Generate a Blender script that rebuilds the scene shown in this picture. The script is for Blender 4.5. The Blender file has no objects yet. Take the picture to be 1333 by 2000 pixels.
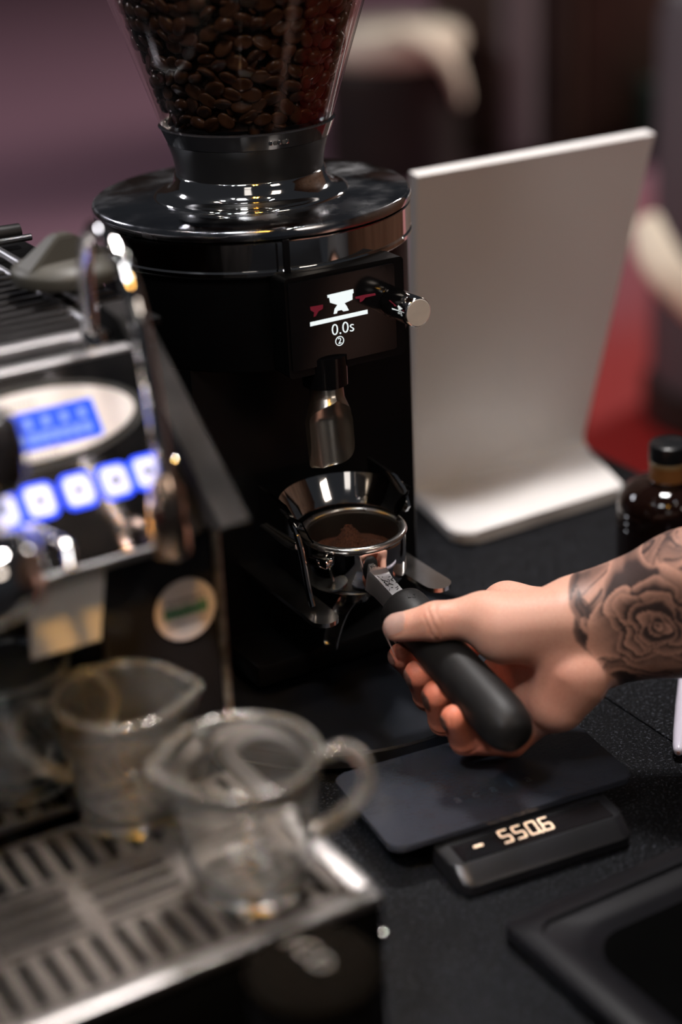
import bpy, bmesh, math, random
import numpy as np
from mathutils import Vector, Matrix, Quaternion
random.seed(7)
SC = bpy.context.scene
COL = SC.collection
R = math.radians

# ------------------------------------------------------------------ camera
CAM = np.array([-.511, -1.0145, .5884])
FPX, CXP, CYP = 3300., 666.5, 1000.
def cam_matrix(pitch, yaw, roll):
    B = np.array([[1,0,0],[0,0,-1],[0,1,0]], float)
    c, s = math.cos(pitch), math.sin(pitch); Rx = np.array([[1,0,0],[0,c,s],[0,-s,c]])
    c, s = math.cos(yaw), math.sin(yaw); Rz = np.array([[c,s,0],[-s,c,0],[0,0,1]])
    c, s = math.cos(roll), math.sin(roll); Rr = np.array([[c,-s,0],[s,c,0],[0,0,1]])
    return Rz @ Rx @ B @ Rr
CM = cam_matrix(R(23.73), R(29.25), R(-2.845))
cd = bpy.data.cameras.new('camera'); cam = bpy.data.objects.new('camera', cd); COL.objects.link(cam)
cam.matrix_world = Matrix(np.vstack([np.hstack([CM, CAM[:,None]]), [0,0,0,1]]).tolist())
cd.sensor_fit = 'VERTICAL'; cd.sensor_height = 36; cd.sensor_width = 24
cd.lens = FPX / 2000 * 36
cd.clip_start = .05; cd.clip_end = 60
cd.dof.use_dof = True; cd.dof.focus_distance = 1.085; cd.dof.aperture_fstop = cd.lens / 1000 / .026
SC.camera = cam
SC.view_settings.view_transform = 'Standard'; SC.view_settings.look = 'None'
SC.view_settings.gamma = 1; SC.view_settings.use_curve_mapping = False
SC.view_settings.exposure = 0.0
SC.cycles.use_denoising = True
SC.cycles.sample_clamp_indirect = 25
SC.cycles.caustics_reflective = False
SC.cycles.max_bounces = 10; SC.cycles.transmission_bounces = 10; SC.cycles.transparent_max_bounces = 16

# ------------------------------------------------------------------ light
w = bpy.data.worlds.new('world'); SC.world = w; w.use_nodes = True
bg = w.node_tree.nodes['Background']; bg.inputs[0].default_value = (.80, .86, 1, 1); bg.inputs[1].default_value = .024
def light(name, kind, loc, target, power, color, size=None, size_y=None, radius=None):
    d = bpy.data.lights.new(name, kind); d.energy = power; d.color = color
    if kind == 'AREA':
        d.shape = 'RECTANGLE'; d.size = size; d.size_y = size_y or size
    else: d.shadow_soft_size = radius
    o = bpy.data.objects.new(name, d); COL.objects.link(o); o.location = loc
    v = Vector(target) - Vector(loc)
    o.rotation_euler = v.to_track_quat('-Z', 'Y').to_euler()
    return o
light('ceiling_panel_light', 'AREA', (.50, .34, 2.3), (.1, .0, .1), 66, (1, .95, .93), .36, .36)
light('front_fill_light', 'AREA', (.55, -2.5, 1.9), (.15, 0, .2), 8, (1, .87, .76), .6, .6)  # added fill from the front for the sign and hand, no window there
light('side_fill_light', 'AREA', (-1.5, -2.4, 1.7), (-.05, -.2, .2), 1.6, (1, .94, .88), .5, .9)  # added weak fill from the left for the display bezel
light('spot_lamp', 'AREA', (-.62, -.62, 1.55), (-.1, -.1, .25), 4.2, (.95, .97, 1), .21, .21)
light('filament_lamp', 'AREA', (-.34, -.85, 1.35), (-.1, -.1, .3), .7, (1, .50, .08), .016, .16)
light('filament_lamp', 'AREA', (-.25, -.85, 1.35), (-.1, -.1, .3), .7, (1, .50, .08), .016, .16)
for k, (lx, ly) in enumerate(((-1.25, -.1), (-.95, .35), (.35, -.75), (.15, -1.3), (-1.4, -.8))):
    light('track_lamp', 'AREA', (lx, ly, 2.2), (-.2, -.2, .1), 1.0, (1, .9, .78) if k % 2 else (.92, .95, 1), .05, .05)
for nm_, loc_, pw_, cl_ in (('tray_fill_lamp', (-.80, -.72, 1.30), .42, (.95, .97, 1)), ('tray_fill_lamp', (-.52, -.95, 1.25), .20, (1, .52, .12)), ('tray_fill_lamp', (-.15, -.15, 1.40), .28, (1, .93, .85))):
    d = light(nm_, 'AREA', loc_, (-.265, -.345, .13), pw_, cl_, .11, .11); d.data.spread = R(19)  # added narrow beams that brighten only the jugs and drip tray
light('cafe_fill_light', 'AREA', (-3.0, 6.0, 4.0), (-.5, 6.8, -.9), 230, (.92, .92, 1), 1.6, 1.6)  # unseen lights added to brighten the far floor and furniture
light('cafe_fill_light', 'AREA', (8.5, 3.0, 4.0), (3.5, 3.8, -.9), 520, (1, .93, .90), 1.6, 1.6)

# ------------------------------------------------------------------ pixel helpers: put photo points onto real planes
def ray(px, py): return CM @ np.array([(px-CXP)/FPX, -(py-CYP)/FPX, -1.])
def on_z(px, py, z): d = ray(px, py); return CAM + d*((z-CAM[2])/d[2])
def on_y(px, py, y): d = ray(px, py); return CAM + d*((y-CAM[1])/d[1])
def on_plane(px, py, p0, n):
    d = ray(px, py); n = np.array(n, float); return CAM + d*((np.array(p0)-CAM)@n/(d@n))
def at_depth(px, py, t): return CAM + ray(px, py)*t

# ------------------------------------------------------------------ materials
def mat(name, col, rough=.5, metal=0., noise=None, bump=0., bscale=400., emit=None, estr=1., coat=0., trans=0., ior=1.45, rvar=0., sss=0., spec=.5, rpos=(.35, .68)):
    m = bpy.data.materials.new(name); m.use_nodes = True; nt = m.node_tree
    b = nt.nodes['Principled BSDF']
    b.inputs['Base Color'].default_value = (*col, 1); b.inputs['Roughness'].default_value = rough
    b.inputs['Metallic'].default_value = metal; b.inputs['IOR'].default_value = ior
    b.inputs['Specular IOR Level'].default_value = spec
    b.inputs['Coat Weight'].default_value = coat; b.inputs['Coat Roughness'].default_value = .05
    b.inputs['Transmission Weight'].default_value = trans
    if sss:
        b.inputs['Subsurface Weight'].default_value = sss; b.inputs['Subsurface Scale'].default_value = .006
        b.inputs['Subsurface Radius'].default_value = (1, .35, .2)
    if emit:
        b.inputs['Emission Color'].default_value = (*emit, 1); b.inputs['Emission Strength'].default_value = estr
    tc = nt.nodes.new('ShaderNodeTexCoord')
    if noise:
        n = nt.nodes.new('ShaderNodeTexNoise'); n.inputs['Scale'].default_value = noise[0]; n.inputs['Detail'].default_value = 5
        r = nt.nodes.new('ShaderNodeValToRGB'); r.color_ramp.elements[0].color = (*col, 1); r.color_ramp.elements[1].color = (*noise[1], 1)
        r.color_ramp.elements[0].position = rpos[0]; r.color_ramp.elements[1].position = rpos[1]
        nt.links.new(tc.outputs['Object'], n.inputs['Vector']); nt.links.new(n.outputs['Fac'], r.inputs['Fac'])
        nt.links.new(r.outputs['Color'], b.inputs['Base Color'])
    if bump:
        n2 = nt.nodes.new('ShaderNodeTexNoise'); n2.inputs['Scale'].default_value = bscale; n2.inputs['Detail'].default_value = 3
        bp = nt.nodes.new('ShaderNodeBump'); bp.inputs['Strength'].default_value = bump; bp.inputs['Distance'].default_value = .001
        nt.links.new(tc.outputs['Object'], n2.inputs['Vector']); nt.links.new(n2.outputs['Fac'], bp.inputs['Height'])
        nt.links.new(bp.outputs['Normal'], b.inputs['Normal'])
    if rvar:
        n3 = nt.nodes.new('ShaderNodeTexNoise'); n3.inputs['Scale'].default_value = 35; n3.inputs['Detail'].default_value = 6
        mr = nt.nodes.new('ShaderNodeMapRange'); mr.inputs['From Min'].default_value = .35; mr.inputs['From Max'].default_value = .7
        mr.inputs['To Min'].default_value = rough; mr.inputs['To Max'].default_value = rough + rvar
        nt.links.new(tc.outputs['Object'], n3.inputs['Vector']); nt.links.new(n3.outputs['Fac'], mr.inputs['Value'])
        nt.links.new(mr.outputs['Result'], b.inputs['Roughness'])
    return m
def clear_mat(name, tint, gloss=.04, rough=.03):
    m = bpy.data.materials.new(name); m.use_nodes = True; nt = m.node_tree; nt.nodes.clear()
    o = nt.nodes.new('ShaderNodeOutputMaterial'); t = nt.nodes.new('ShaderNodeBsdfTransparent'); t.inputs[0].default_value = (*tint, 1)
    g = nt.nodes.new('ShaderNodeBsdfGlossy'); g.inputs['Roughness'].default_value = rough; g.inputs[0].default_value = (1, 1, 1, 1)
    lf = nt.nodes.new('ShaderNodeLayerWeight'); lf.inputs['Blend'].default_value = .5
    pw = nt.nodes.new('ShaderNodeMath'); pw.operation = 'POWER'; pw.inputs[1].default_value = 4.5; nt.links.new(lf.outputs['Facing'], pw.inputs[0])
    lw = nt.nodes.new('ShaderNodeMath'); lw.operation = 'MULTIPLY_ADD'; lw.inputs[1].default_value = .7; lw.inputs[2].default_value = gloss*.5; nt.links.new(pw.outputs[0], lw.inputs[0])
    mx = nt.nodes.new('ShaderNodeMixShader')
    nt.links.new(lw.outputs[0], mx.inputs[0]); nt.links.new(t.outputs[0], mx.inputs[1]); nt.links.new(g.outputs[0], mx.inputs[2])
    nt.links.new(mx.outputs[0], o.inputs[0]); return m

M = {}
M['black_paint'] = mat('black_paint', (.003, .003, .0035), .45, bump=.05, bscale=900, rvar=.1, spec=.18)
M['black_gloss'] = mat('black_gloss', (.005, .005, .006), .12, spec=.3, noise=(6, (.012, .011, .012)))
M['black_rubber'] = mat('black_rubber', (.008, .0075, .0075), .5, noise=(60, (.011, .0102, .0102)), bump=.1, bscale=1200, spec=.35)
M['neck_plastic'] = mat('neck_plastic', (.012, .012, .013), .42, noise=(30, (.016, .016, .017)))
M['chrome'] = mat('chrome', (.78, .76, .74), .045, 1, rvar=.05)
M['chrome_soft'] = mat('chrome_soft', (.66, .64, .62), .16, 1, rvar=.1)
M['disc_steel'] = mat('disc_steel', (.62, .62, .63), .06, 1, rvar=.30, noise=(22, (.40, .40, .43)))
M['spout_steel'] = mat('spout_steel', (.74, .69, .62), .26, 1, noise=(18, (.62, .58, .53)))
M['rim_steel'] = mat('rim_steel', (.62, .59, .56), .24, 1, rvar=.08)
M['basket_steel'] = mat('basket_steel', (.12, .105, .09), .42, 1, rvar=.1)
M['brushed'] = mat('brushed', (.5, .49, .48), .28, 1, rvar=.12, noise=(12, (.4, .39, .39)))
M['satin'] = mat('satin', (.80, .78, .79), .34, 1, noise=(14, (.72, .70, .71)))
M['tray_metal'] = mat('tray_metal', (.28, .265, .26), .36, 1, noise=(14, (.23, .22, .215)), rvar=.1)
M['slat_dark'] = mat('slat_dark', (.10, .095, .095), .3, 1, noise=(14, (.13, .12, .12)))
M['pale_reflection'] = mat('pale_reflection', (.75, .72, .70), .35, noise=(10, (.70, .67, .65)))
M['ring_clear'] = mat('ring_clear', (.045, .045, .052), .06, noise=(10, (.055, .055, .062)), coat=.5)
M['grate_steel'] = mat('grate_steel', (.10, .088, .080), .45, 1, noise=(25, (.08, .07, .064)), rvar=.12)
M['panel_steel'] = mat('panel_steel', (.10, .095, .10), .13, 1, noise=(10, (.13, .12, .12)), rvar=.05)
M['white_board'] = mat('white_board', (.80, .77, .75), .42, noise=(8, (.77, .745, .73)))
M['counter'] = mat('counter', (.0065, .007, .0085), .6, noise=(420, (.012, .013, .016)), bump=.5, bscale=900, spec=.06)
M['granite'] = mat('granite', (.0028, .003, .004), .45, noise=(560, (.065, .07, .085)), rpos=(.56, .72), bump=.8, bscale=1300, spec=.1)
M['matt_tray'] = mat('matt_tray', (.012, .014, .019), .33, noise=(15, (.016, .018, .024)))
M['scale_top'] = mat('scale_top', (.019, .021, .028), .20, noise=(20, (.022, .024, .032)), bump=.05)
M['scale_body'] = mat('scale_body', (.007, .007, .008), .36, spec=.3, noise=(40, (.009, .009, .011)))
M['tub'] = mat('tub', (.005, .005, .006), .34, spec=.22, noise=(20, (.007, .007, .009)))
M['tub_in'] = mat('tub_in', (.0015, .0015, .0015), .6, noise=(20, (.002, .002, .002)), spec=.0)
M['glass'] = mat('glass', (.985, .975, .95), .015, trans=.975, ior=1.47, noise=(9, (.97, .97, .95)))
M['glass_rim'] = mat('glass_rim', (.97, .94, .88), .03, trans=.93, ior=1.47, noise=(9, (.95, .92, .86)))  # whitened glass: the bright refraction of thick edges is put into the material
M['plastic_clear'] = clear_mat('plastic_clear', (.90, .87, .86))
M['bean'] = mat('bean', (.062, .028, .013), .28, noise=(180, (.10, .047, .023)), bump=.15, bscale=500)
M['bean_dark'] = mat('bean_dark', (.040, .017, .009), .4, noise=(180, (.07, .03, .015)))
M['grounds'] = mat('grounds', (.060, .020, .009), .85, noise=(900, (.16, .055, .025)), bump=1, bscale=1500)
M['white_ink'] = mat('white_ink', (.8, .85, .85), .5, emit=(.82, .93, .95), estr=.85, noise=(5, (.8, .85, .85)))
M['red_ink'] = mat('red_ink', (.1, .01, .015), .5, emit=(.20, .012, .03), estr=.45, noise=(5, (.1, .01, .015)))
M['grey_ink'] = mat('grey_ink', (.10, .10, .10), .5, noise=(50, (.12, .12, .12)))
M['letter_grey'] = mat('letter_grey', (.13, .12, .11), .5, noise=(50, (.15, .14, .13)))
M['faint_ink'] = mat('faint_ink', (.035, .033, .033), .5, noise=(50, (.04, .037, .037)))
M['dark_ink'] = mat('dark_ink', (.004, .004, .004), .5, noise=(50, (.006, .006, .006)))
M['led'] = mat('led', (.8, .6, .45), .5, emit=(1, .67, .47), estr=.75, noise=(5, (.8, .6, .45)))
M['lcd_blue'] = mat('lcd_blue', (.004, .012, .10), .3, emit=(.01, .09, 1), estr=1.0, noise=(40, (.006, .016, .12)))
M['lcd_light'] = mat('lcd_light', (.05, .07, .2), .3, emit=(.22, .36, 1), estr=.9, noise=(40, (.06, .08, .22)))
M['btn_blue'] = mat('btn_blue', (.01, .04, .5), .4, emit=(.005, .055, 1), estr=1.3, noise=(30, (.01, .05, .55)))
M['btn_white'] = mat('btn_white', (.28, .28, .42), .4, emit=(.60, .62, 1), estr=.85, noise=(30, (.30, .30, .44)))
M['btn_icon'] = mat('btn_icon', (.08, .09, .12), .4, noise=(30, (.1, .11, .14)))
M['bezel_white'] = mat('bezel_white', (.50, .47, .46), .35, noise=(12, (.46, .435, .43)))
M['sticker_white'] = mat('sticker_white', (.62, .52, .47), .5, noise=(30, (.58, .49, .45)))
M['sticker_green'] = mat('sticker_green', (.03, .16, .07), .5, noise=(30, (.04, .18, .08)))
M['lid_dark'] = mat('lid_dark', (.0030, .0025, .002), .7, noise=(30, (.0042, .0035, .0028)), spec=.0)
M['cup_lid'] = mat('cup_lid', (.075, .07, .058), .45, noise=(20, (.09, .084, .07)))
M['bottle_glass'] = mat('bottle_glass', (.007, .0028, .002), .04, noise=(10, (.009, .0035, .0025)))
M['neck_label'] = mat('neck_label', (.22, .085, .02), .5, noise=(40, (.27, .11, .03)))
M['cork_ring'] = mat('cork_ring', (.28, .18, .08), .4, noise=(40, (.33, .22, .1)))
M['cap'] = mat('cap', (.008, .008, .009), .25, noise=(30, (.012, .012, .013)))
M['pen_white'] = mat('pen_white', (.66, .62, .72), .22, noise=(25, (.62, .58, .68)))
M['nail'] = mat('nail', (.78, .54, .47), .18, noise=(120, (.84, .62, .55)), sss=.1)
M['nail_dark'] = mat('nail_dark', (.10, .06, .05), .35, noise=(160, (.35, .17, .13)))  # finger nails, darker than the thumb nail

# ------------------------------------------------------------------ mesh helpers
def finish(o, smooth=True, ang=35):
    me = o.data
    if smooth:
        for p in me.polygons: p.use_smooth = True
        try: me.set_sharp_from_angle(angle=R(ang))
        except Exception: pass
    return o
def obj(name, bm, m, parent=None, smooth=True, ang=35):
    if isinstance(bm, bmesh.types.BMesh):
        bmesh.ops.recalc_face_normals(bm, faces=bm.faces)
        me = bpy.data.meshes.new(name); bm.to_mesh(me); bm.free()
    else: me = bm
    o = bpy.data.objects.new(name, me); COL.objects.link(o)
    if m is not None:
        me.materials.clear(); me.materials.append(M[m] if isinstance(m, str) else m)
    if parent is not None: attach(o, parent)
    return finish(o, smooth, ang)
def attach(o, parent):
    o.parent = parent; o.matrix_parent_inverse = world_of(parent).inverted()
def world_of(o):
    mw = Matrix.LocRotScale(o.location, o.rotation_euler, o.scale)
    return world_of(o.parent) @ o.matrix_parent_inverse @ mw if o.parent else mw
def thing(name, label, cat, loc=(0,0,0), group=None):
    o = bpy.data.objects.new(name, None); COL.objects.link(o); o.location = loc; o.empty_display_size = .02
    return tag(o, label, cat, group)
def tag(o, label=None, cat=None, group=None, kind=None):
    if label: o['label'] = label
    if cat: o['category'] = cat
    if group: o['group'] = group
    if kind: o['kind'] = kind
    return o
def NB(): return bmesh.new()
def box(bm, x0, x1, y0, y1, z0, z1, r=0., seg=2, mtx=None):
    g = bmesh.ops.create_cube(bm, size=1)
    vs = g['verts']
    for v in vs:
        v.co = Vector(((x0+x1)/2 + v.co.x*(x1-x0), (y0+y1)/2 + v.co.y*(y1-y0), (z0+z1)/2 + v.co.z*(z1-z0)))
    if r:
        es = list({e for v in vs for e in v.link_edges})
        res = bmesh.ops.bevel(bm, geom=es, offset=r, segments=seg, profile=.5, affect='EDGES')
        vs = list(set(res['verts']) | {v for v in vs if v.is_valid})
    if mtx is not None: bmesh.ops.transform(bm, matrix=mtx, verts=vs)
    return bm
def lathe(bm, prof, c=(0,0,0), n=64, a0=0., a1=2*math.pi, axis=None):
    """revolve (r,z) profile"""
    full = abs(a1-a0-2*math.pi) < 1e-6
    m = n if full else n+1
    rings = []
    for r, z in prof:
        if r < 1e-7: rings.append([bm.verts.new((0, 0, z))]); continue
        rings.append([bm.verts.new((r*math.cos(a0+(a1-a0)*i/n), r*math.sin(a0+(a1-a0)*i/n), z)) for i in range(m)])
    for A, B in zip(rings, rings[1:]):
        k = n
        for i in range(k):
            j = (i+1) % m
            if len(A) == 1 and len(B) == 1: continue
            if len(A) == 1: bm.faces.new((A[0], B[i], B[j]))
            elif len(B) == 1: bm.faces.new((A[i], A[j], B[0]))
            else: bm.faces.new((A[i], A[j], B[j], B[i]))
    vs = [v for r_ in rings for v in r_]
    mtx = Matrix.Translation(c)
    if axis is not None: mtx = mtx @ Vector((0,0,1)).rotation_difference(Vector(axis).normalized()).to_matrix().to_4x4()
    bmesh.ops.transform(bm, matrix=mtx, verts=vs)
    return bm
def smooth_path(pts, k=6):
    P = [Vector(p) for p in pts]; out = []
    for i in range(len(P)-1):
        p0, p1, p2, p3 = P[max(i-1,0)], P[i], P[i+1], P[min(i+2,len(P)-1)]
        for j in range(k):
            t = j/k
            out.append(.5*((2*p1) + (p2-p0)*t + (2*p0-5*p1+4*p2-p3)*t*t + (3*p1-p0-3*p2+p3)*t**3))
    out.append(P[-1]); return out
def tube(bm, pts, rad, n=16, k=6, cap=True, flat=1.):
    P = smooth_path(pts, k) if k > 1 else [Vector(p) for p in pts]
    rads = rad if isinstance(rad, (list, tuple)) else [rad]*len(pts)
    rr = np.interp(np.linspace(0, len(pts)-1, len(P)), range(len(pts)), rads)
    up = None; rings = []
    for i, p in enumerate(P):
        t = (P[min(i+1,len(P)-1)] - P[max(i-1,0)]).normalized()
        if up is None: up = t.orthogonal().normalized()
        up = (up - t*up.dot(t)).normalized(); s = t.cross(up)
        rings.append([bm.verts.new(p + (up*math.cos(2*math.pi*j/n) + s*math.sin(2*math.pi*j/n)*flat)*rr[i]) for j in range(n)])
    for A, B in zip(rings, rings[1:]):
        for j in range(n): bm.faces.new((A[j], A[(j+1)%n], B[(j+1)%n], B[j]))
    if cap: bm.faces.new(rings[0][::-1]); bm.faces.new(rings[-1])
    return bm
def prism(bm, poly, fn, d0, d1):
    """extrude a 2-D polygon; fn(u,v,d)->xyz"""
    A = [bm.verts.new(fn(u, v, d0)) for u, v in poly]; B = [bm.verts.new(fn(u, v, d1)) for u, v in poly]
    n = len(poly)
    bm.faces.new(A); bm.faces.new(B[::-1])
    for i in range(n): bm.faces.new((A[i], A[(i+1)%n], B[(i+1)%n], B[i]))
    return bm
def rrect(w, h, r, n=5, cx=0, cy=0):
    out = []
    for sx, sy, a in ((1,1,0),(-1,1,90),(-1,-1,180),(1,-1,270)):
        for i in range(n+1):
            t = R(a+90*i/n); out.append((cx+sx*(w/2-r)+r*math.cos(t), cy+sy*(h/2-r)+r*math.sin(t)))
    return out
def text_mesh(s, size, depth=.0002):
    c = bpy.data.curves.new('text', 'FONT'); c.body = s; c.size = size; c.extrude = depth; c.align_x = 'CENTER'; c.align_y = 'CENTER'; c.resolution_u = 3; c.offset = -size*.010
    o = bpy.data.objects.new('text', c); COL.objects.link(o)
    me = bpy.data.meshes.new_from_object(o.evaluated_get(bpy.context.evaluated_depsgraph_get()))
    bpy.data.objects.remove(o); bpy.data.curves.remove(c); return me
def text_obj(name, s, size, m, parent, origin, ux, uy, depth=.0002):
    me = text_mesh(s, size, depth); ux = Vector(ux).normalized(); uy = Vector(uy); uy = (uy-ux*uy.dot(ux)).normalized(); uz = ux.cross(uy)
    me.transform(Matrix.Translation(origin) @ Matrix((ux, uy, uz)).transposed().to_4x4())
    return obj(name, me, m, parent, smooth=False)

# ================================================================== STRUCTURE
bm = NB(); box(bm, -6, 16, -3, 20, -1.0, -.9)
fl = obj('floor', bm, None, smooth=False); tag(fl, 'red carpeted cafe floor turning patchy lilac towards the back', kind='structure')
def floor_mat():
    m = bpy.data.materials.new('floor_carpet'); m.use_nodes = True; nt = m.node_tree; b = nt.nodes['Principled BSDF']
    tc = nt.nodes.new('ShaderNodeTexCoord'); n = nt.nodes.new('ShaderNodeTexNoise'); n.inputs['Scale'].default_value = .55; n.inputs['Detail'].default_value = 2
    sx = nt.nodes.new('ShaderNodeSeparateXYZ'); nt.links.new(tc.outputs['Object'], sx.inputs[0])
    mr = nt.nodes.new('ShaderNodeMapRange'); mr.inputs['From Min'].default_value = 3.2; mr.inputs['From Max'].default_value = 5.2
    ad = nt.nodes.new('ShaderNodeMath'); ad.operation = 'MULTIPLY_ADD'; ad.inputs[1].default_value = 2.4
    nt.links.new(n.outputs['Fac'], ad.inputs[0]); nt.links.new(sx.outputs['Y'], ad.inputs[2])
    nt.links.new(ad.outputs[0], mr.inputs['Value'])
    r = nt.nodes.new('ShaderNodeValToRGB'); r.color_ramp.elements[0].color = (.27, .008, .006, 1); r.color_ramp.elements[1].color = (.20, .10, .13, 1)  # red blends into lilac with distance
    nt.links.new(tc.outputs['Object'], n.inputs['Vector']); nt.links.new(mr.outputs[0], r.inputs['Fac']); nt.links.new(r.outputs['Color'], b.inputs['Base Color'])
    b.inputs['Roughness'].default_value = .6; return m
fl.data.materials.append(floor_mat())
M['wall'] = mat('wall', (.035, .022, .016), .8, noise=(2, (.055, .035, .026)))
bm = NB(); box(bm, -6, 16, 14, 14.2, -.9, 3)
tag(obj('wall_back', bm, 'wall', smooth=False), 'dark brown back wall of the cafe', kind='structure')

M['wood_wall'] = mat('wood_wall', (.10, .055, .032), .45, noise=(4, (.17, .10, .06)))
bm = NB(); box(bm, 2.7, 2.8, -3, 1.0, -.9, 2.6)  # unseen wall, added to turn reflections in the steel band brown
tag(obj('reflected_wall', bm, 'wood_wall', smooth=False), 'unseen brown wall added for reflections in the grinder steel', kind='structure')

# ================================================================== COUNTER
ct = thing('countertop', 'black speckled bar countertop under the grinder and scale', 'countertop')
bm = NB(); box(bm, -1.0, .1305, -1.3, 1.2, -.04, 0, .0015); obj('slab', bm, 'granite', ct)
bm = NB(); box(bm, .1315, .4055, -1.3, .62, -.04, -.0003, .0015); obj('slab', bm, 'granite', ct)
bm = NB(); box(bm, -1.0, .36, -1.25, .58, -.9, -.04, .004); obj('cabinet', bm, 'black_paint', ct)

# ================================================================== GRINDER
gr = thing('coffee_grinder', 'black coffee grinder with polished steel top and bean hopper', 'coffee grinder')
GZ = .330
# body: rear column with its front cut flat under the display
def body_poly(cut):
    a = math.asin(cut/.1045); pts = [(.1045*math.cos(t), .1045*math.sin(t)) for t in np.linspace(-a, math.pi+a, 60)]
    return pts
bm = NB(); prism(bm, body_poly(.062), lambda u, v, d: (u, v, d), .018, .236); obj('column', bm, 'black_paint', gr)
bm = NB(); lathe(bm, [(0, .236), (.1035, .236), (.1045, .238), (.1045, .299), (0, .299)]); obj('upper_body', bm, 'black_paint', gr)
bm = NB(); lathe(bm, [(0, .2985), (.1065, .2985), (.1078, .3), (.1078, .3022), (.1066, .3035), (0, .3035)], n=96); obj('lower_trim_ring', bm, 'chrome', gr)
bm = NB(); lathe(bm, [(0, .3035), (.1068, .3035), (.1072, .304), (.1072, .3205), (.1065, .321), (0, .321)], n=96); obj('steel_band', bm, 'chrome', gr)
bm = NB(); lathe(bm, [(0, .3218), (.1060, .3218), (.1078, .3230), (.1082, .3255), (.1074, .3285), (.1055, .3300), (.0600, .3301), (0, .3301)], n=96)
obj('top_plate', bm, 'disc_steel', gr, ang=40)
bm = NB(); lathe(bm, [(.0660, .3300), (.0655, .3312), (.0635, .3318), (.0605, .3322), (.0570, .3335), (.0543, .3358), (.0525, .3390), (.0514, .3425), (.0508, .3452), (.0500, .3458), (0, .3458)], n=96); obj('neck_flare', bm, 'chrome', gr, ang=60)
a = R(-106.5); rot = Matrix.Rotation(a, 4, 'Z')
bm = NB(); box(bm, .1045, .1092, -.0022, .0022, .298, .3225, .0008, mtx=rot); box(bm, .1055, .1088, -.0065, -.0055, .304, .3205, 0, mtx=rot)
obj('band_latch', bm, 'black_gloss', gr)
bm = NB(); lathe(bm, [(0, .3440), (.0490, .3440), (.0496, .3455), (.0500, .3505), (.0514, .3580), (.0532, .3640), (.0546, .3672), (0, .3672)], n=80); obj('hopper_collar', bm, 'neck_plastic', gr)
# hopper: clear ring + clear cone
bm = NB(); lathe(bm, [(.0500, .3675), (.0549, .3675), (.0578, .3745), (.0590, .3775), (.0560, .3785), (.0515, .3740), (.0500, .3675)], n=80); obj('hopper_ring', bm, 'ring_clear', gr)
cone = [(.0575, .3785), (.0645, .400), (.0735, .427), (.0840, .458), (.0955, .492), (.1050, .52), (.1070, .56)]
bm = NB(); lathe(bm, cone + [(r-.0025, z) for r, z in reversed(cone)] + [cone[0]], n=80); obj('hopper', bm, 'plastic_clear', gr)
bm = NB(); lathe(bm, [(.1045, .56), (.112, .56), (.112, .575), (.05, .58), (0, .58)], n=64); obj('hopper_lid', bm, 'neck_plastic', gr)
# mark embossed on the clear ring
for i, px in enumerate((524, 534, 543, 553, 561)):
    an = math.atan2(*reversed(on_plane(px, 259, (0, -.058, .37), (.447, .8, 0))[:2]))
    bm = NB(); box(bm, .0566, .0574, -.0013, .0013, .3705, .3735, .0003, mtx=Matrix.Rotation(an, 4, 'Z')); e = obj('ring_mark', bm, 'grey_ink' if i % 2 else 'chrome_soft', gr)
# display housing
SY = -.118
hs = NB(); prism(hs, rrect(.087, .0655, .003, 4, .003, .2685), lambda u, v, d: (u, d, v), -.05, SY+.0012); h = obj('display_housing', hs, 'black_paint', gr)
bm = NB(); prism(bm, rrect(.0775, .0572, .002, 4, .0002, .2695), lambda u, v, d: (u, d, v), SY+.0015, SY); scr = obj('display_screen', bm, 'black_gloss', gr)
def scr_poly(name, pts, m, lift=.0003):
    P = [on_y(x, y, SY) for x, y in pts]; bm = NB()
    prism(bm, [(p[0], p[2]) for p in P], lambda u, v, d: (u, d, v), SY-lift, SY+.0004); return obj(name, bm, m, scr, smooth=False)
icon = [(639.5,576.5),(690,564.5),(690.8,572),(688.6,573),(688.5,585),(673,592),(677,597),(681.5,606),(671,608),(667.5,605),(659.5,607),(658,612),(652,613),(654,603),(659.5,595.5),(645,591),(643.3,580.5),(640.3,582)]
scr_poly('basket_icon', icon, 'white_ink')
scr_poly('progress_bar', [(606,629.5),(718,604.5),(718.4,612.5),(606.3,637.5)], 'white_ink')
scr_poly('small_icon', [(606,599.5),(631,595),(630.5,603),(622,608),(617,617),(613,619),(614,610),(607,606)], 'red_ink')
scr_poly('small_icon', [(694,580),(710,576),(733,572.5),(734,576.5),(714,581),(708,588),(703,590),(703,583),(695,583.5)], 'red_ink')
ux, uz = (1, 0, 0), (0, 0, 1)
p = on_y(670.5, 641.5, SY-.0003); text_obj('seconds_text', '0.0s', .0108, 'white_ink', scr, p, ux, uz)
p = on_y(664.2, 666, SY-.0003); text_obj('dose_number', '2', .0056, 'white_ink', scr, p, ux, uz)
bm = NB(); lathe(bm, [(.0027, -.0002), (.0032, -.0002), (.0032, .0002), (.0027, .0002), (.0027, -.0002)], (p[0], SY-.0001, p[2]), 32, axis=(0,1,0)); obj('dose_ring', bm, 'white_ink', scr)
# knob
kc = on_y(818, 611, -.1500)
bm = NB(); lathe(bm, [(0, 0), (.0085, 0), (.0094, -.0006), (.0097, -.0012), (.0097, -.0285), (.0088, -.030), (.0088, -.034), (0, -.034)], kc, 48, axis=(0,-1,0)); obj('control_knob', bm, 'chrome', gr)
bm = NB(); lathe(bm, [(0, .0002), (.0086, .0002), (.0088, 0), (.0086, -.0006), (0, -.0006)], kc, 48, axis=(0,-1,0)); k_ = obj('knob_face', bm, mat('knob_face', (.86, .81, .72), .5, .0, noise=(60, (.74, .70, .63))), gr)
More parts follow.
